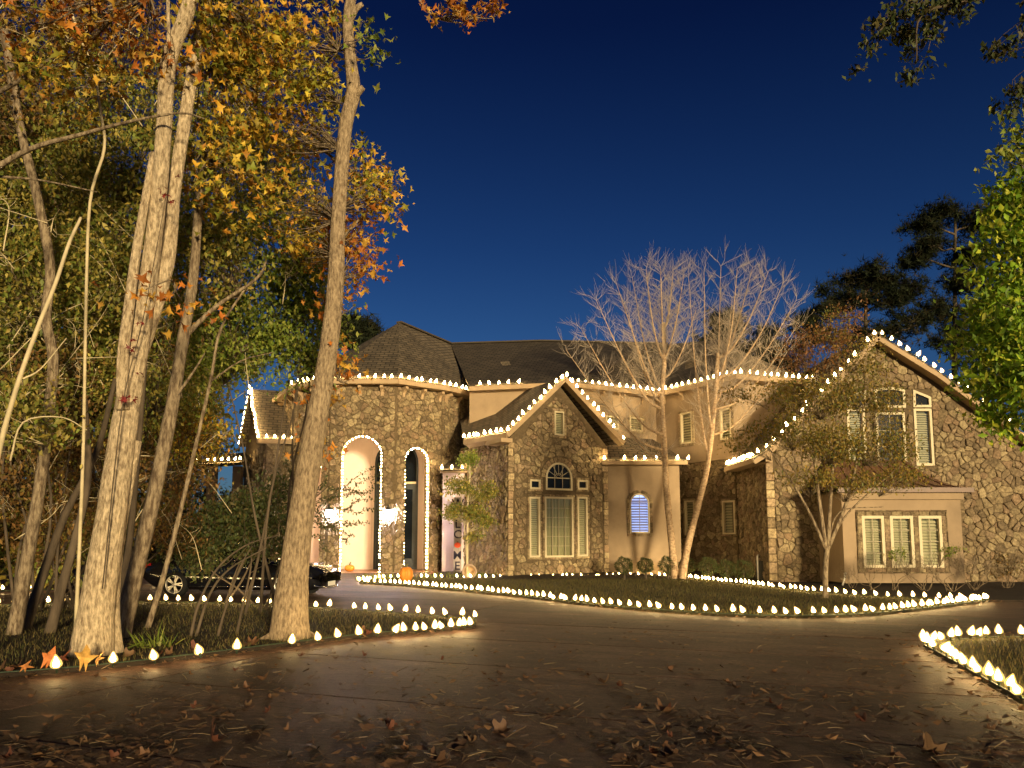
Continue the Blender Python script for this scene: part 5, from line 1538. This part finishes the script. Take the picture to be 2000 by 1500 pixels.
# saplings leaning over the island lawn
for k, (pts_, lab) in enumerate((([(372, 1245, 12.5), (388, 1180, 12.6), (425, 1110, 12.8), (480, 1065, 13), (545, 1045, 13.2)], 'thin bare sapling bent right over the island lawn'),
                                 ([(382, 1245, 12.9), (410, 1160, 13), (450, 1110, 13), (520, 1070, 13.2)], 'second thin sapling bent beside the bare one'),
                                 ([(425, 1245, 13), (440, 1190, 13), (468, 1110, 13), (490, 1070, 13)], 'short thin sapling left of the slim trunk'),
                                 ([(462, 1240, 13.2), (475, 1180, 13.2), (488, 1120, 13.2), (492, 1080, 13.2)], 'short upright sapling nearest the slim trunk'))):
    b = gnd(pts_[0][0], pts_[0][1], .03)
    t = Tree('bare_sapling', b, lab, bark='bark_dark', group='bare saplings on the island')
    P = [b] + A(*[(x, y, b.y) for x, y, _ in pts_[1:]]); t.limb(P, .028, .008, 6, 5)
    for q in P[2:]:
        t.twig(wob(q, q + Vector((random.uniform(-.2, .5), random.uniform(-.2, .2), random.uniform(.2, .5))), 3, .1), .008, .003, 3, 2)
    t.done()
# far wood behind, on the left
for k, (px, Y, h, lab) in enumerate(((-120, 24, 15, 'leftmost broad dark tree at the back of the wood'), (60, 27, 16, 'broad dark tree behind the crooked trunk'), (205, 29, 16, 'broad dark tree behind the twin stems'), (-300, 18, 15, 'broad dark tree off the left edge'), (395, 52, 15, 'dark tree behind the roof of the left wing'), (300, 44, 15, 'dark tree between the wood and the left wing'), (-20, 40, 15, 'farthest dark tree at the left edge'))):
    b = at(px, 1100, Y); b.z = 0
    t = Tree('wood_tree', b, lab, bark='bark_dark', group='trees at the back of the wood')
    t.limb([b, b + Vector((.2, 0, h * .4)), b + Vector((-.2, 0, h * .95))], .28, .06, 8, 5)
    for _ in range(22):
        zz = random.uniform(.03, 1) * h; rr = 2.6 * (1.05 - .5 * abs(zz / h - .4))
        c = b + Vector((random.uniform(-1, 1) * rr, random.uniform(-1, .6) * rr, zz))
        t.spray(c, (1.9, 1.5, 1.4), 800, random.choice(('deep', 'olive', 'brown', 'olive')), 'oval', (.22, .42), src=b + Vector((0, 0, zz * .8)), per=60, sig=.5, twr=.03)
    t.done()

# --- river birch beside the low room: two leaning stems and a fan of bare limbs
def birch(name, label, ctrl, r0, forks, seed):
    random.seed(seed)
    P = A(*ctrl); P[0].z = .1
    t = Tree(name, P[0], label, bark='birch')
    t.limb(P, r0, r0 * .42, 9, 6, rough=.06, flare=.15)
    for (fx, fy, fY, tx, ty, r) in forks:
        a = at(fx, fy, fY); e = at(tx, ty + 42, fY + random.uniform(-1.4, 1.4))
        mid_ = a * .5 + e * .5 + Vector(((e.x - a.x) * .12, random.uniform(-.3, .3), -.1))
        pl = t.limb([a, a * .75 + mid_ * .25 + Vector(((e.x - a.x) * .10, 0, -.05)), mid_, e], r, .008, 6, 6)
        k = len(pl)
        out = 1 if e.x > a.x else -1
        for i in range(3, k, 1):
            for _ in range(3):
                q = pl[i]; ln = random.uniform(.5, 1.3) * (1 - .35 * i / k)
                d = Vector((random.uniform(-1.0, 1.0) + .2 * out, random.uniform(-.7, .7), random.uniform(.25, 1.0))).normalized()
                tp = q + d * ln; W = wob(q, tp, 3, .07); t.twig(W, .0085, .003, 3, 2)
                for _ in range(5):
                    q2 = q + (tp - q) * random.uniform(.25, .95); d2 = (d + Vector((random.uniform(-.7, .7), random.uniform(-.7, .7), random.uniform(-.1, .5)))).normalized()
                    t.twig([q2, q2 + d2 * random.uniform(.15, .30), q2 + d2 * random.uniform(.35, .6) + Vector((0, 0, .06))], .0042, .002, 3, 2)
    t.done('birch_twig'); random.seed(7 + seed)
birch('birch_tree', 'bare river birch with its stem rising straight from the hedge', [(1318, 1125, 29.3), (1312, 1060, 29.3), (1302, 960, 29.3), (1297, 860, 29.3), (1293, 780, 29.3), (1298, 700, 29.3), (1296, 630, 29.3)], .15,
      [(1296, 880, 29.3, 1105, 640, .05), (1294, 850, 29.2, 1135, 600, .06), (1293, 800, 29.3, 1165, 545, .07), (1293, 770, 29.3, 1205, 515, .06), (1293, 760, 29.3, 1235, 500, .06), (1297, 700, 29.3, 1262, 485, .06), (1297, 680, 29.3, 1290, 480, .06), (1296, 640, 29.3, 1315, 485, .06), (1297, 700, 29.3, 1335, 500, .05), (1294, 740, 29.3, 1360, 560, .05), (1300, 900, 29.3, 1190, 740, .035), (1295, 790, 29.3, 1225, 560, .05)], 3)
birch('birch_tree', 'bare river birch with its stem leaning right over the hedge', [(1332, 1128, 29.1), (1345, 1060, 29.1), (1366, 980, 29.1), (1382, 910, 29.1), (1392, 830, 29.1), (1398, 760, 29.1), (1402, 690, 29.1)], .14,
      [(1384, 890, 29.1, 1345, 500, .06), (1390, 840, 29.1, 1375, 490, .06), (1396, 790, 29.1, 1408, 478, .06), (1398, 750, 29.1, 1440, 482, .06), (1402, 700, 29.1, 1470, 480, .06), (1402, 700, 29.1, 1500, 490, .055), (1400, 740, 29.1, 1530, 510, .055), (1398, 770, 29.1, 1555, 545, .05), (1396, 800, 29.1, 1560, 590, .045), (1392, 850, 29.1, 1540, 640, .04), (1396, 790, 29.1, 1430, 540, .04)], 4)

# --- crape myrtle in front of the right wing
b = gnd(1612, 1168, .05); Ym = b.y
t = Tree('crape_myrtle', b, 'many stemmed tree with thin olive leaves before the right gable', bark='bark_grey')
t.limb([b - Vector((0, 0, .1))] + A((1612, 1120, Ym), (1616, 1065, Ym)), .075, .065, 9, 5, flare=.2)
for P, r in (([(1614, 1075, Ym), (1575, 990, Ym), (1520, 900, Ym), (1470, 840, Ym)], .045), ([(1614, 1080, Ym), (1598, 960, Ym), (1585, 850, Ym), (1570, 720, Ym)], .06), ([(1618, 1070, Ym), (1660, 960, Ym), (1680, 850, Ym), (1690, 720, Ym)], .055), ([(1618, 1065, Ym), (1650, 1010, Ym), (1700, 960, Ym), (1760, 910, Ym)], .035), ([(1616, 1075, Ym), (1625, 930, Ym), (1635, 800, Ym), (1640, 640, Ym)], .055), ([(1616, 1070, Ym), (1640, 1000, Ym), (1725, 990, Ym)], .025)):
    t.limb(A(*P), r, .012, 6, 5)
for (px, py, rx, rz_, n, pal) in ((1610, 690, .75, .7, 620, 'rust'), (1655, 625, .35, .5, 300, 'rust'), (1555, 690, .5, .5, 330, 'rust'), (1610, 640, .5, .4, 260, 'myrtle'), (1680, 690, .6, .5, 420, 'myrtle'), (1740, 800, .6, .5, 420, 'myrtle'), (1540, 770, .6, .45, 380, 'myrtle'), (1600, 780, 1.0, .6, 1300, 'myrtle'), (1690, 760, .8, .7, 1000, 'myrtle'), (1520, 840, .8, .45, 700, 'myrtle'), (1620, 870, 1.1, .6, 1500, 'myrtle'), (1720, 870, .9, .55, 1100, 'myrtle'), (1760, 930, .6, .25, 500, 'myrtle'), (1460, 860, .6, .3, 320, 'myrtle'), (1660, 940, .9, .25, 600, 'myrtle'), (1450, 760, .5, .3, 160, 'myrtle'), (1570, 930, .6, .25, 300, 'myrtle')):
    t.spray(at(px, py, Ym), (rx, 1.0, rz_), int(n * 1.3), pal, 'oval', (.06, .118), src=at(px * .7 + 1616 * .3, py + 40, Ym), per=24, sig=.17, twr=.008)
t.done()

# --- small holly between tower and gable
b = gnd(912, 1130, .05); Yh = b.y
t = Tree('holly_tree', b, 'small pale stemmed evergreen tree between tower and gable', bark='bark_pale')
t.limb([b] + A((913, 1060, Yh), (914, 980, Yh), (918, 920, Yh), (910, 880, Yh)), .05, .02, 7, 5)
t.limb([b + Vector((.05, 0, 0))] + A((908, 1040, Yh), (900, 960, Yh)), .03, .012, 6, 5)
for (px, py, rx, rz_, n) in ((915, 900, .35, .35, 420), (890, 950, .55, .35, 520), (945, 960, .5, .4, 520), (915, 1000, .7, .35, 620), (950, 1020, .4, .25, 300), (880, 1000, .35, .3, 300), (925, 1045, .4, .2, 200)):
    t.spray(at(px, py, Yh), (rx, .5, rz_), n, 'olive' if py > 940 else 'green', 'oval', (.07, .13), src=at(914, py + 20, Yh), per=20, sig=.14, twr=.008)
t.done()

# --- right edge: bright green tree lit from below and the dark boughs overhead
b = Vector((9.9, 12.6, .05))
t = Tree('green_tree', b, 'bright green tree reaching in from the right edge', bark='bark_grey')
t.limb([b - Vector((0, 0, .1)), b + Vector((-.1, 0, 2.5)), b + Vector((-.3, .1, 5.5)), b + Vector((-.2, .1, 9))], .2, .06, 10, 6, flare=.3)
for (px, py, Y, rx, rz_, n, pal) in ((1985, 500, 12.3, .6, .8, 620, 'bright'), (1970, 640, 12.3, .75, .7, 760, 'bright'), (1955, 730, 12.2, .75, .5, 700, 'bright'), (1985, 800, 12.3, .5, .45, 480, 'bright'), (1990, 400, 12.3, .5, .5, 330, 'bright'), (2010, 400, 12.4, .5, .7, 500, 'bright'), (2020, 600, 12.5, .7, 1.2, 1200, 'bright'), (1920, 660, 12.1, .3, .3, 260, 'bright'), (1995, 300, 12.4, .3, .4, 120, 'green'), (2060, 350, 12.5, .8, 1.2, 500, 'bright'), (1905, 600, 12.1, .15, .2, 60, 'bright'), (1930, 335, 12.1, .25, .05, 30, 'green'), (1960, 250, 12.1, .3, .08, 40, 'green')):
    t.spray(at(px, py, Y), (rx, .8, rz_), n, pal, 'oval', (.10, .17), src=b + Vector((-.3, 0, at(px, py, Y).z - .4)), per=14, sig=.15, twr=.008)
t.done()
b = Vector((8.6, 8.2, .05))
t = Tree('drooping_tree', b, 'dark tree with drooping boughs at the top right corner', bark='bark_dark')
t.limb([b - Vector((0, 0, .1)), b + Vector((0, 0, 3)), b + Vector((-.1, .2, 6)), b + Vector((-.2, .3, 9.5))], .2, .07, 10, 6, flare=.3)
for P in ([(2150, -40, 9.4), (1950, -30, 9.4), (1830, 10, 9.4), (1740, 40, 9.4), (1690, 100, 9.4)], [(2100, -60, 9.2), (1900, 0, 9.2), (1800, 30, 9.2), (1790, 120, 9.2)]):
    t.limb(A(*P), .03, .006, 5, 5)
for (px, py, rx, rz_, n) in ((1790, 30, .45, .22, 420), (1720, 70, .2, .3, 130), (1700, 120, .1, .25, 50), (1800, 110, .18, .3, 170), (1870, 10, .4, .2, 260), (1990, 60, .35, .4, 200), (1990, 190, .25, .3, 130), (2010, 130, .4, .5, 220)):
    t.spray(at(px, py, 9.4), (rx, .4, rz_), int(n * .6), 'deep', 'oval', (.06, .12), src=at(px + 20, py - 50, 9.4), per=14, sig=.07, normal=(.3, -.9, .1), twr=.006)
t.done()

# --- pines and dark trees far behind
def pine(label, px, base_Y, tops, trunk_r=.35, pal='dark'):
    b = at(px, 1060, base_Y); b.z = 0
    zt = max(at(px, y, base_Y).z for _, y, _, _ in tops)
    t = Tree('pine_tree', b, label, bark='bark_dark', group='dark trees behind the house')
    xt = at(tops[0][0], tops[0][1], base_Y)
    t.limb([b, (b + xt) * .5, Vector((xt.x, xt.y, zt - .5))], trunk_r, .1, 8, 5)
    for (x, y, rx, rz_) in tops:
        c = at(x, y, base_Y)
        t.limb(wob(Vector((b.x + (xt.x - b.x) * min(1, c.z / zt), b.y, c.z - rz_ * .6)), c, 3, .06), .10, .04, 5, 3)
        for _ in range(3):
            cc = c + Vector((random.uniform(-.6, .6) * rx, random.uniform(-1, 1), random.uniform(-.5, .5) * rz_))
            t.spray(cc, (rx * .6, 1.2, rz_ * .38), 120, pal, 'needle', (.8, 1.3), src=c, per=12, sig=.38, mat_='needle', twr=.04)
    t.done()
pine('tallest black pine with clumped crown at the upper right', 1862, 62, [(1865, 410, 2.6, 1.2), (1800, 445, 2.6, 1.0), (1900, 430, 2.0, 1.6), (1830, 480, 2.8, 1.0), (1900, 510, 2.4, 1.2), (1790, 510, 1.6, .9), (1870, 560, 2.2, 1.0), (1830, 600, 3.0, 1.8), (1900, 620, 3.0, 2.4), (1850, 680, 3.4, 2.2)])
pine('round topped black tree left of the tallest pine', 1690, 58, [(1690, 535, 1.8, 1.0), (1720, 545, 1.6, 1.0), (1660, 580, 2.2, 1.4), (1730, 590, 2.6, 1.4), (1620, 610, 2.2, 1.4), (1690, 640, 3.4, 2.0), (1770, 560, 1.6, 1.2), (1780, 640, 2.6, 2.0), (1590, 640, 2.0, 1.4), (1750, 690, 3.0, 2.4)])
pine('black tree rising over the right end of the main roof', 1440, 56, [(1440, 640, 2.0, 1.2), (1400, 660, 2.0, 1.4), (1480, 670, 2.0, 1.4), (1530, 690, 2.0, 1.4), (1420, 700, 3.0, 1.6), (1500, 710, 2.8, 1.4)])
pine('black tree seen between slim trunk and tower roof', 690, 55, [(690, 635, 1.6, 1.0), (680, 680, 1.8, 1.4), (715, 665, 1.2, 1.0), (700, 720, 2.0, 1.4), (660, 640, 1.6, 1.4)])
pine('black tree behind the bright green tree', 1960, 60, [(1950, 560, 2.6, 2.0), (1985, 480, 2.4, 2.0), (1970, 640, 3.0, 2.4), (2000, 700, 3.0, 2.4), (1930, 700, 2.6, 2.0)])

# --- clipped hedge balls, shrubs and grassy tufts of the bed
for k, (px, py, r) in enumerate(((1219, 1104, .36), (1261, 1104, .32), (1305, 1103, .36), (1342, 1104, .34), (1383, 1106, .38), (1419, 1110, .36), (1453, 1113, .40))):
    c = at(px, py, 28.6 if k > 3 else 29.4); z_ = c.z
    names = ('leftmost', 'second', 'third', 'fourth', 'fifth', 'sixth', 'rightmost')
    root = Tree('boxwood', Vector((c.x, c.y, .1)), names[k] + ' of the seven clipped round boxwood shrubs under the windows', cat='shrub', group='boxwood hedge', bark='bark_dark')
    cc = Vector((c.x, c.y, max(c.z, r + .02)))
    d = RNG.normal(size=(1500, 3)); d /= np.linalg.norm(d, axis=1, keepdims=True)
    pos = d * (RNG.uniform(.55, 1.0, (1500, 1)) ** .5) * r * np.array((1, 1, .95)) * (1 + .1 * np.sin(d[:, :1] * 5 + d[:, 2:] * 4)) + np.array(cc)
    root.leaves.append((pos, RNG.uniform(.04, .07, 1500), pick('deep', 1500) * 1.3, 'oval', None, 'leaf', .9))
    root.limb([Vector((c.x, c.y, .0)), cc], .05, .03, 6, 2)
    for _ in range(7): root.twig(wob(cc - Vector((0, 0, r * .5)), cc + Vector((random.uniform(-.6, .6), random.uniform(-.6, .6), random.uniform(0, .6))) * r, 3, .06), .012, .005, 3, 2)
    root.done()
for k, (px, py, Y, n, h, lab) in enumerate(((1665, 1150, 24.4, 6, .7, 'bare shrub at the left foot of the stucco bay'), (1700, 1160, 23.6, 6, .8, 'bare twiggy shrub below the left bay window'), (1750, 1162, 23.4, 5, 1.1, 'leafy topped shrub below the middle bay window'), (1805, 1165, 23.2, 8, 1.1, 'bare branching shrub below the right bay window'), (1860, 1165, 22.8, 9, 1.25, 'pale branching shrub at the right corner of the bay'), (1905, 1160, 23.4, 10, 1.2, 'bare twiggy shrub right of the bay'), (1965, 1150, 24.5, 10, 1.1, 'tangled shrub against the far right stone wall'))):
    b = at(px, py, Y); b.z = .04
    t = Tree('bare_shrub', b, lab, cat='shrub', group='bare shrubs along the right wing', bark='bark_grey')
    for _ in range(n):
        a = random.uniform(0, 6.28); e = b + Vector((math.cos(a) * h * .55, math.sin(a) * h * .4, h * random.uniform(.6, 1.05)))
        e = e + Vector((random.gauss(0, .15), random.gauss(0, .12), random.gauss(0, .12))); W = wob(b + Vector((random.gauss(0, .06), random.gauss(0, .05), 0)), e, 4, .07); t.twig(W, random.uniform(.006, .013), .004, 4, 3)
        for _ in range(4):
            q = b * .35 + e * .65; t.twig(wob(q, e + Vector((random.uniform(-.25, .25), random.uniform(-.2, .2), random.uniform(0, .25))), 3, .08), .008, .003, 3, 2)
    if k in (2, 4): t.spray(b + Vector((.1, 0, h * .95)), (.35, .3, .16), 120, 'green', 'oval', (.06, .11), src=b + Vector((0, 0, h * .6)), per=14, sig=.08, twr=.006)
    if k == 6: t.spray(b + Vector((.1, 0, h * .6)), (.8, .4, .4), 420, 'brown', 'oval', (.05, .09), per=14, sig=.1, twr=.006)
    t.done()
# small weed by the near ground bulbs
b = gnd(305, 1262, .05)
t = Tree('weed_tuft', b, 'small green weed behind the nearest ground bulb', cat='plant', bark='bark_dark')
t.leaves.append((np.array(b)[None] + RNG.normal(size=(60, 3)) * np.array((.16, .12, .0)), RNG.uniform(.18, .38, 60), pick('green', 60), 'blade', None, 'leaf', .6)); t.done(crown='leaves')

# --- grass, ground litter
def fill(loop, n, keep=lambda p: True):
    xs = [p[0] for p in loop]; ys = [p[1] for p in loop]; out = []
    x0, x1, y0_, y1 = max(min(xs), -22), min(max(xs), 24), max(min(ys), 3), min(max(ys), 40)
    while len(out) < n:
        X = RNG.uniform(x0, x1, 4000); Y = RNG.uniform(y0_, y1, 4000)
        for p in zip(X, Y):
            if inside(p, loop) and keep(p): out.append(p)
            if len(out) >= n: break
    return np.array(out)
GP = np.array([(.13, .105, .03), (.09, .085, .024), (.17, .13, .04), (.08, .06, .022), (.19, .14, .055), (.11, .12, .03)])
def grass(name, loop, n, h, label, keep=lambda p: True, parent=None):
    xy = fill(loop, n, keep)
    pos = np.column_stack([xy, np.full(n, .045)])
    cols = GP[RNG.integers(0, len(GP), n)] * RNG.uniform(.7, 1.3, (n, 1))
    o = scatter(name, pos, RNG.uniform(h * .6, h * 1.2, n), cols, 'blade', 'grass', upright=True)
    tag(o, label, 'grass', None, 'stuff')
grass('grass', LAWN_FRONT, 42000, .085, 'short winter grass of the front lawn between the bulb strings')
grass('grass', ISLAND_L, 26000, .075, 'sparse grass of the wooded island', keep=lambda p: -13 < p[0] < 0 and p[1] > 8.4)
grass('grass', ISLAND_R, 20000, .085, 'short grass of the right island', keep=lambda p: p[0] < 12 and p[1] > 4)
xy = np.array([(p[0] + RNG.normal() * .12, p[1] + .45 + RNG.uniform(-.2, .5)) for p in BED_BACK for _ in range(26) if p[0] < 3.0])
o = scatter('liriope', np.column_stack([xy, np.full(len(xy), .05)]), RNG.uniform(.14, .30, len(xy)), pick('green', len(xy)), 'blade', 'grass', upright=True)
tag(o, 'grassy border plants behind the bed bulbs', 'plants', None, 'stuff')

# dry leaves: the larger ones one by one
def dry_leaf_mesh(seed):
    r_ = random.Random(seed)
    mb = MB(); lob = r_.choice((5, 5, 3)); n = lob * 4; V = [(0, 0, .012)]
    curl = r_.uniform(.6, 2.6); fold = r_.uniform(-.7, 1.4)
    for ring, rr in ((0, .5), (1, 1.0)):
        for j in range(n):
            a = -math.pi / 2 + 2 * math.pi * (j + .5) / n
            lobe = (.52 + .48 * abs(math.cos((a - math.pi / 2) * lob / 2)) ** 1.2) * (1 - .35 * (math.sin(a) < -.75))
            r = rr * lobe * (1 + r_.uniform(-.08, .08))
            x, y = r * math.cos(a), r * math.sin(a)
            z = curl * .34 * r * r * (1 + .6 * math.sin(a * 2 + seed) + r_.uniform(-.3, .3)) + fold * .35 * abs(x) + r_.uniform(-.04, .04)
            V.append((x, y, z))
    F = [(0, 1 + j, 1 + (j + 1) % n) for j in range(n)] + [(1 + j, 1 + n + j, 1 + n + (j + 1) % n, 1 + (j + 1) % n) for j in range(n)]
    c = r_.choice(((.11, .058, .03), (.085, .046, .026), (.14, .07, .034), (.065, .038, .024), (.12, .045, .026), (.16, .095, .05)))
    zmin = min(v[2] for v in V)
    mb.add([(x, y, z - zmin) for x, y, z in V], F, smooth=True, col=c)
    st_ = [(0, -.35, .02 - zmin), (r_.uniform(-.1, .1), -.8, .05 - zmin * .5), (r_.uniform(-.3, .3), -1.25, .12)]
    k0 = len(mb.v); mb.tube(st_, [.02, .016, .012], 3); mb.c += [tuple(x * 1.3 for x in c)] * (len(mb.v) - k0)
    return mb.mesh('dry_leaf', 'dry')
DL = [dry_leaf_mesh(100 + i) for i in range(14)]
def drop_leaf(x, y, s, label, group=None, z=0.002, tilt=.25, k=None, rx=None):
    o = bpy.data.objects.new('dry_leaf', DL[k if k is not None else random.randrange(len(DL))]); COL.objects.link(o)
    o.location = (x, y, z); o.scale = (s, s, s * random.uniform(.7, 1.2))
    o.rotation_euler = (rx if rx is not None else random.uniform(-tilt, tilt), random.uniform(-tilt, tilt), random.uniform(0, 6.28))
    tag(o, label, 'leaf', group)
    return o
for px, py, s, rx, lab in ((978, 1430, .11, 1.0, 'curled pale leaf standing on edge at the bottom centre'), (1300, 1392, .14, .1, 'large red brown leaf lying lower right of centre'), (1820, 1470, .14, .2, 'long orange brown leaf near the bottom right corner'), (60, 1480, .17, .1, 'flat brown leaf at the bottom left corner'), (415, 1450, .13, .9, 'folded dark leaf in the lower left foreground'),
                           (500, 1432, .14, .3, 'dark crumpled leaf right of the folded one'), (1310, 1478, .12, .2, 'brown leaf at the bottom right of centre'), (895, 1465, .11, .5, 'grey brown curled leaf at the bottom centre left'), (1730, 1390, .10, .2, 'reddish leaf in the right foreground'), (1182, 1335, .11, .7, 'upright brown leaf right of the middle of the drive'), (515, 1330, .12, .6, 'curled brown leaf near the left bulbs'), (1305, 1310, .09, 1.1, 'narrow leaf standing upright on the drive right of centre'), (855, 1490, .12, .3, 'pale brown leaf cut by the bottom edge')):
    g = gnd(px, py); drop_leaf(g.x, g.y, s * .78, lab, z=.01 if rx > .5 else .002, rx=rx * .7)
LITTER = []
nl = 0
while nl < 130:
    px, py = random.uniform(-20, 2020), 1262 + 238 * random.random() ** .8
    cl = (math.sin(px * .013 + py * .02) + math.sin(px * .031 - py * .05))
    if cl < random.uniform(-1.4, 1.0): continue
    g = gnd(px, py)
    if inside((g.x, g.y), ISLAND_R) or inside((g.x, g.y), ISLAND_L): continue
    drop_leaf(g.x, g.y, random.uniform(.028, .055), 'small dry brown leaf lying on the dark driveway', 'leaves strewn over the driveway', tilt=.45); nl += 1
for _ in range(70):                                   # against the bulb strings at the island edge
    i = random.randrange(2, len(NEAR_L) - 4); p = NEAR_L[i]
    if p[1] < 8: continue
    drop_leaf(p[0] + random.gauss(0, .1), p[1] + random.uniform(.05, .6), random.uniform(.05, .10), 'dry leaf lying in the drift behind the near ground bulbs', 'leaves drifted along the island edge', z=.055, tilt=.5)
def edge_leaf(px, py, sz, lab, col, tilt):
    g = gnd(px, py, .06); mb = MB(); T, F = TPL['star']; T2, F2 = TPL['curl']
    T, F = (T, F) if random.random() < .6 else (T2, F2)
    V = [Vector((x, y, z + random.uniform(-.04, .04))) * sz for x, y, z in T]
    mb.add(V, [tuple(f) for f in F], smooth=True, col=col)
    o = mb.build('dry_leaf', 'dry'); o.rotation_euler = (R(tilt), R(random.uniform(-25, 25)), R(random.uniform(-50, 50))); o.location = g + Vector((0, 0, sz * .32)); tag(o, lab, 'leaf')
edge_leaf(165, 1303, .34, 'big bright leaf between the two leftmost bulbs', (.62, .36, .09), 62)
edge_leaf(95, 1303, .30, 'upright orange leaf behind the leftmost bulb', (.50, .17, .05), 78)
edge_leaf(122, 1300, .26, 'red brown leaf leaning beside the upright orange one', (.36, .12, .05), 66)
edge_leaf(48, 1315, .22, 'orange leaf left of the leftmost bulb', (.50, .20, .06), 50)
edge_leaf(190, 1302, .24, 'pale leaf right of the big bright one', (.58, .34, .12), 70)
# needles, twigs and crumbs: uncountable
mb = MB()
def crumb(x, y, kind):
    if kind == 0:    # pine needle or twig
        a = random.uniform(0, 6.28); l_ = random.uniform(.05, .20); r = random.uniform(.0015, .004)
        b = random.uniform(-.5, .5); z = random.uniform(.003, .012); lift = max(0, random.gauss(0, .03))
        P = [Vector((x, y, z)), Vector((x + l_ * .5 * math.cos(a), y + l_ * .5 * math.sin(a), z + lift * .6)), Vector((x + l_ * math.cos(a + b), y + l_ * math.sin(a + b), z + lift))]
        k0 = len(mb.v); mb.tube(P, r, 3, cap=False); c = random.choice(((.20, .12, .06), (.14, .085, .045), (.32, .23, .13), (.09, .055, .032)))
    else:            # leaf scrap
        n = random.choice((4, 5)); s = random.uniform(.014, .062); a0 = random.uniform(0, 6.28); tz_ = random.uniform(-.8, .8)
        k0 = len(mb.v)
        V = [(x + s * random.uniform(.5, 1.2) * math.cos(a0 + 6.283 * k / n), y + s * random.uniform(.5, 1.2) * math.sin(a0 + 6.283 * k / n), .006 + s * .5 + s * tz_ * .5 * math.cos(6.283 * k / n + a0) + random.uniform(-.3, .3) * s) for k in range(n)]
        mb.add(V, [tuple(range(n))]); c = random.choice(((.16, .085, .045), (.12, .065, .035), (.22, .12, .055), (.08, .05, .03)))
    mb.c += [c] * (len(mb.v) - k0)
cnt = 0
while cnt < 3000:
    px, py = random.uniform(-30, 2030), 1205 + 300 * random.random() ** .75
    cl = math.sin(px * .011 + py * .021) + math.sin(px * .027 - py * .047) + .7 * math.sin(px * .06 + py * .13)
    if cl < random.uniform(-3.2, 2.0): continue
    g = gnd(px, py); p = (g.x, g.y)
    if inside(p, ISLAND_R) or inside(p, ISLAND_L) or inside(p, LAWN_FRONT): continue
    crumb(g.x, g.y, 0 if random.random() < .36 else 1); cnt += 1
for L in (NEAR_L, RIGHT_A, BED_FRONT):                # litter gathered along the kerb lines
    for p in L:
        if p[1] < 4: continue
        for _ in range(16): crumb(p[0] + random.gauss(0, .12), p[1] + random.gauss(0, .12), random.random() < .4)
tag(mb.build('leaf_litter', 'dry'), 'pine needles, twigs and leaf crumbs scattered over the driveway', 'leaf litter', None, 'stuff')
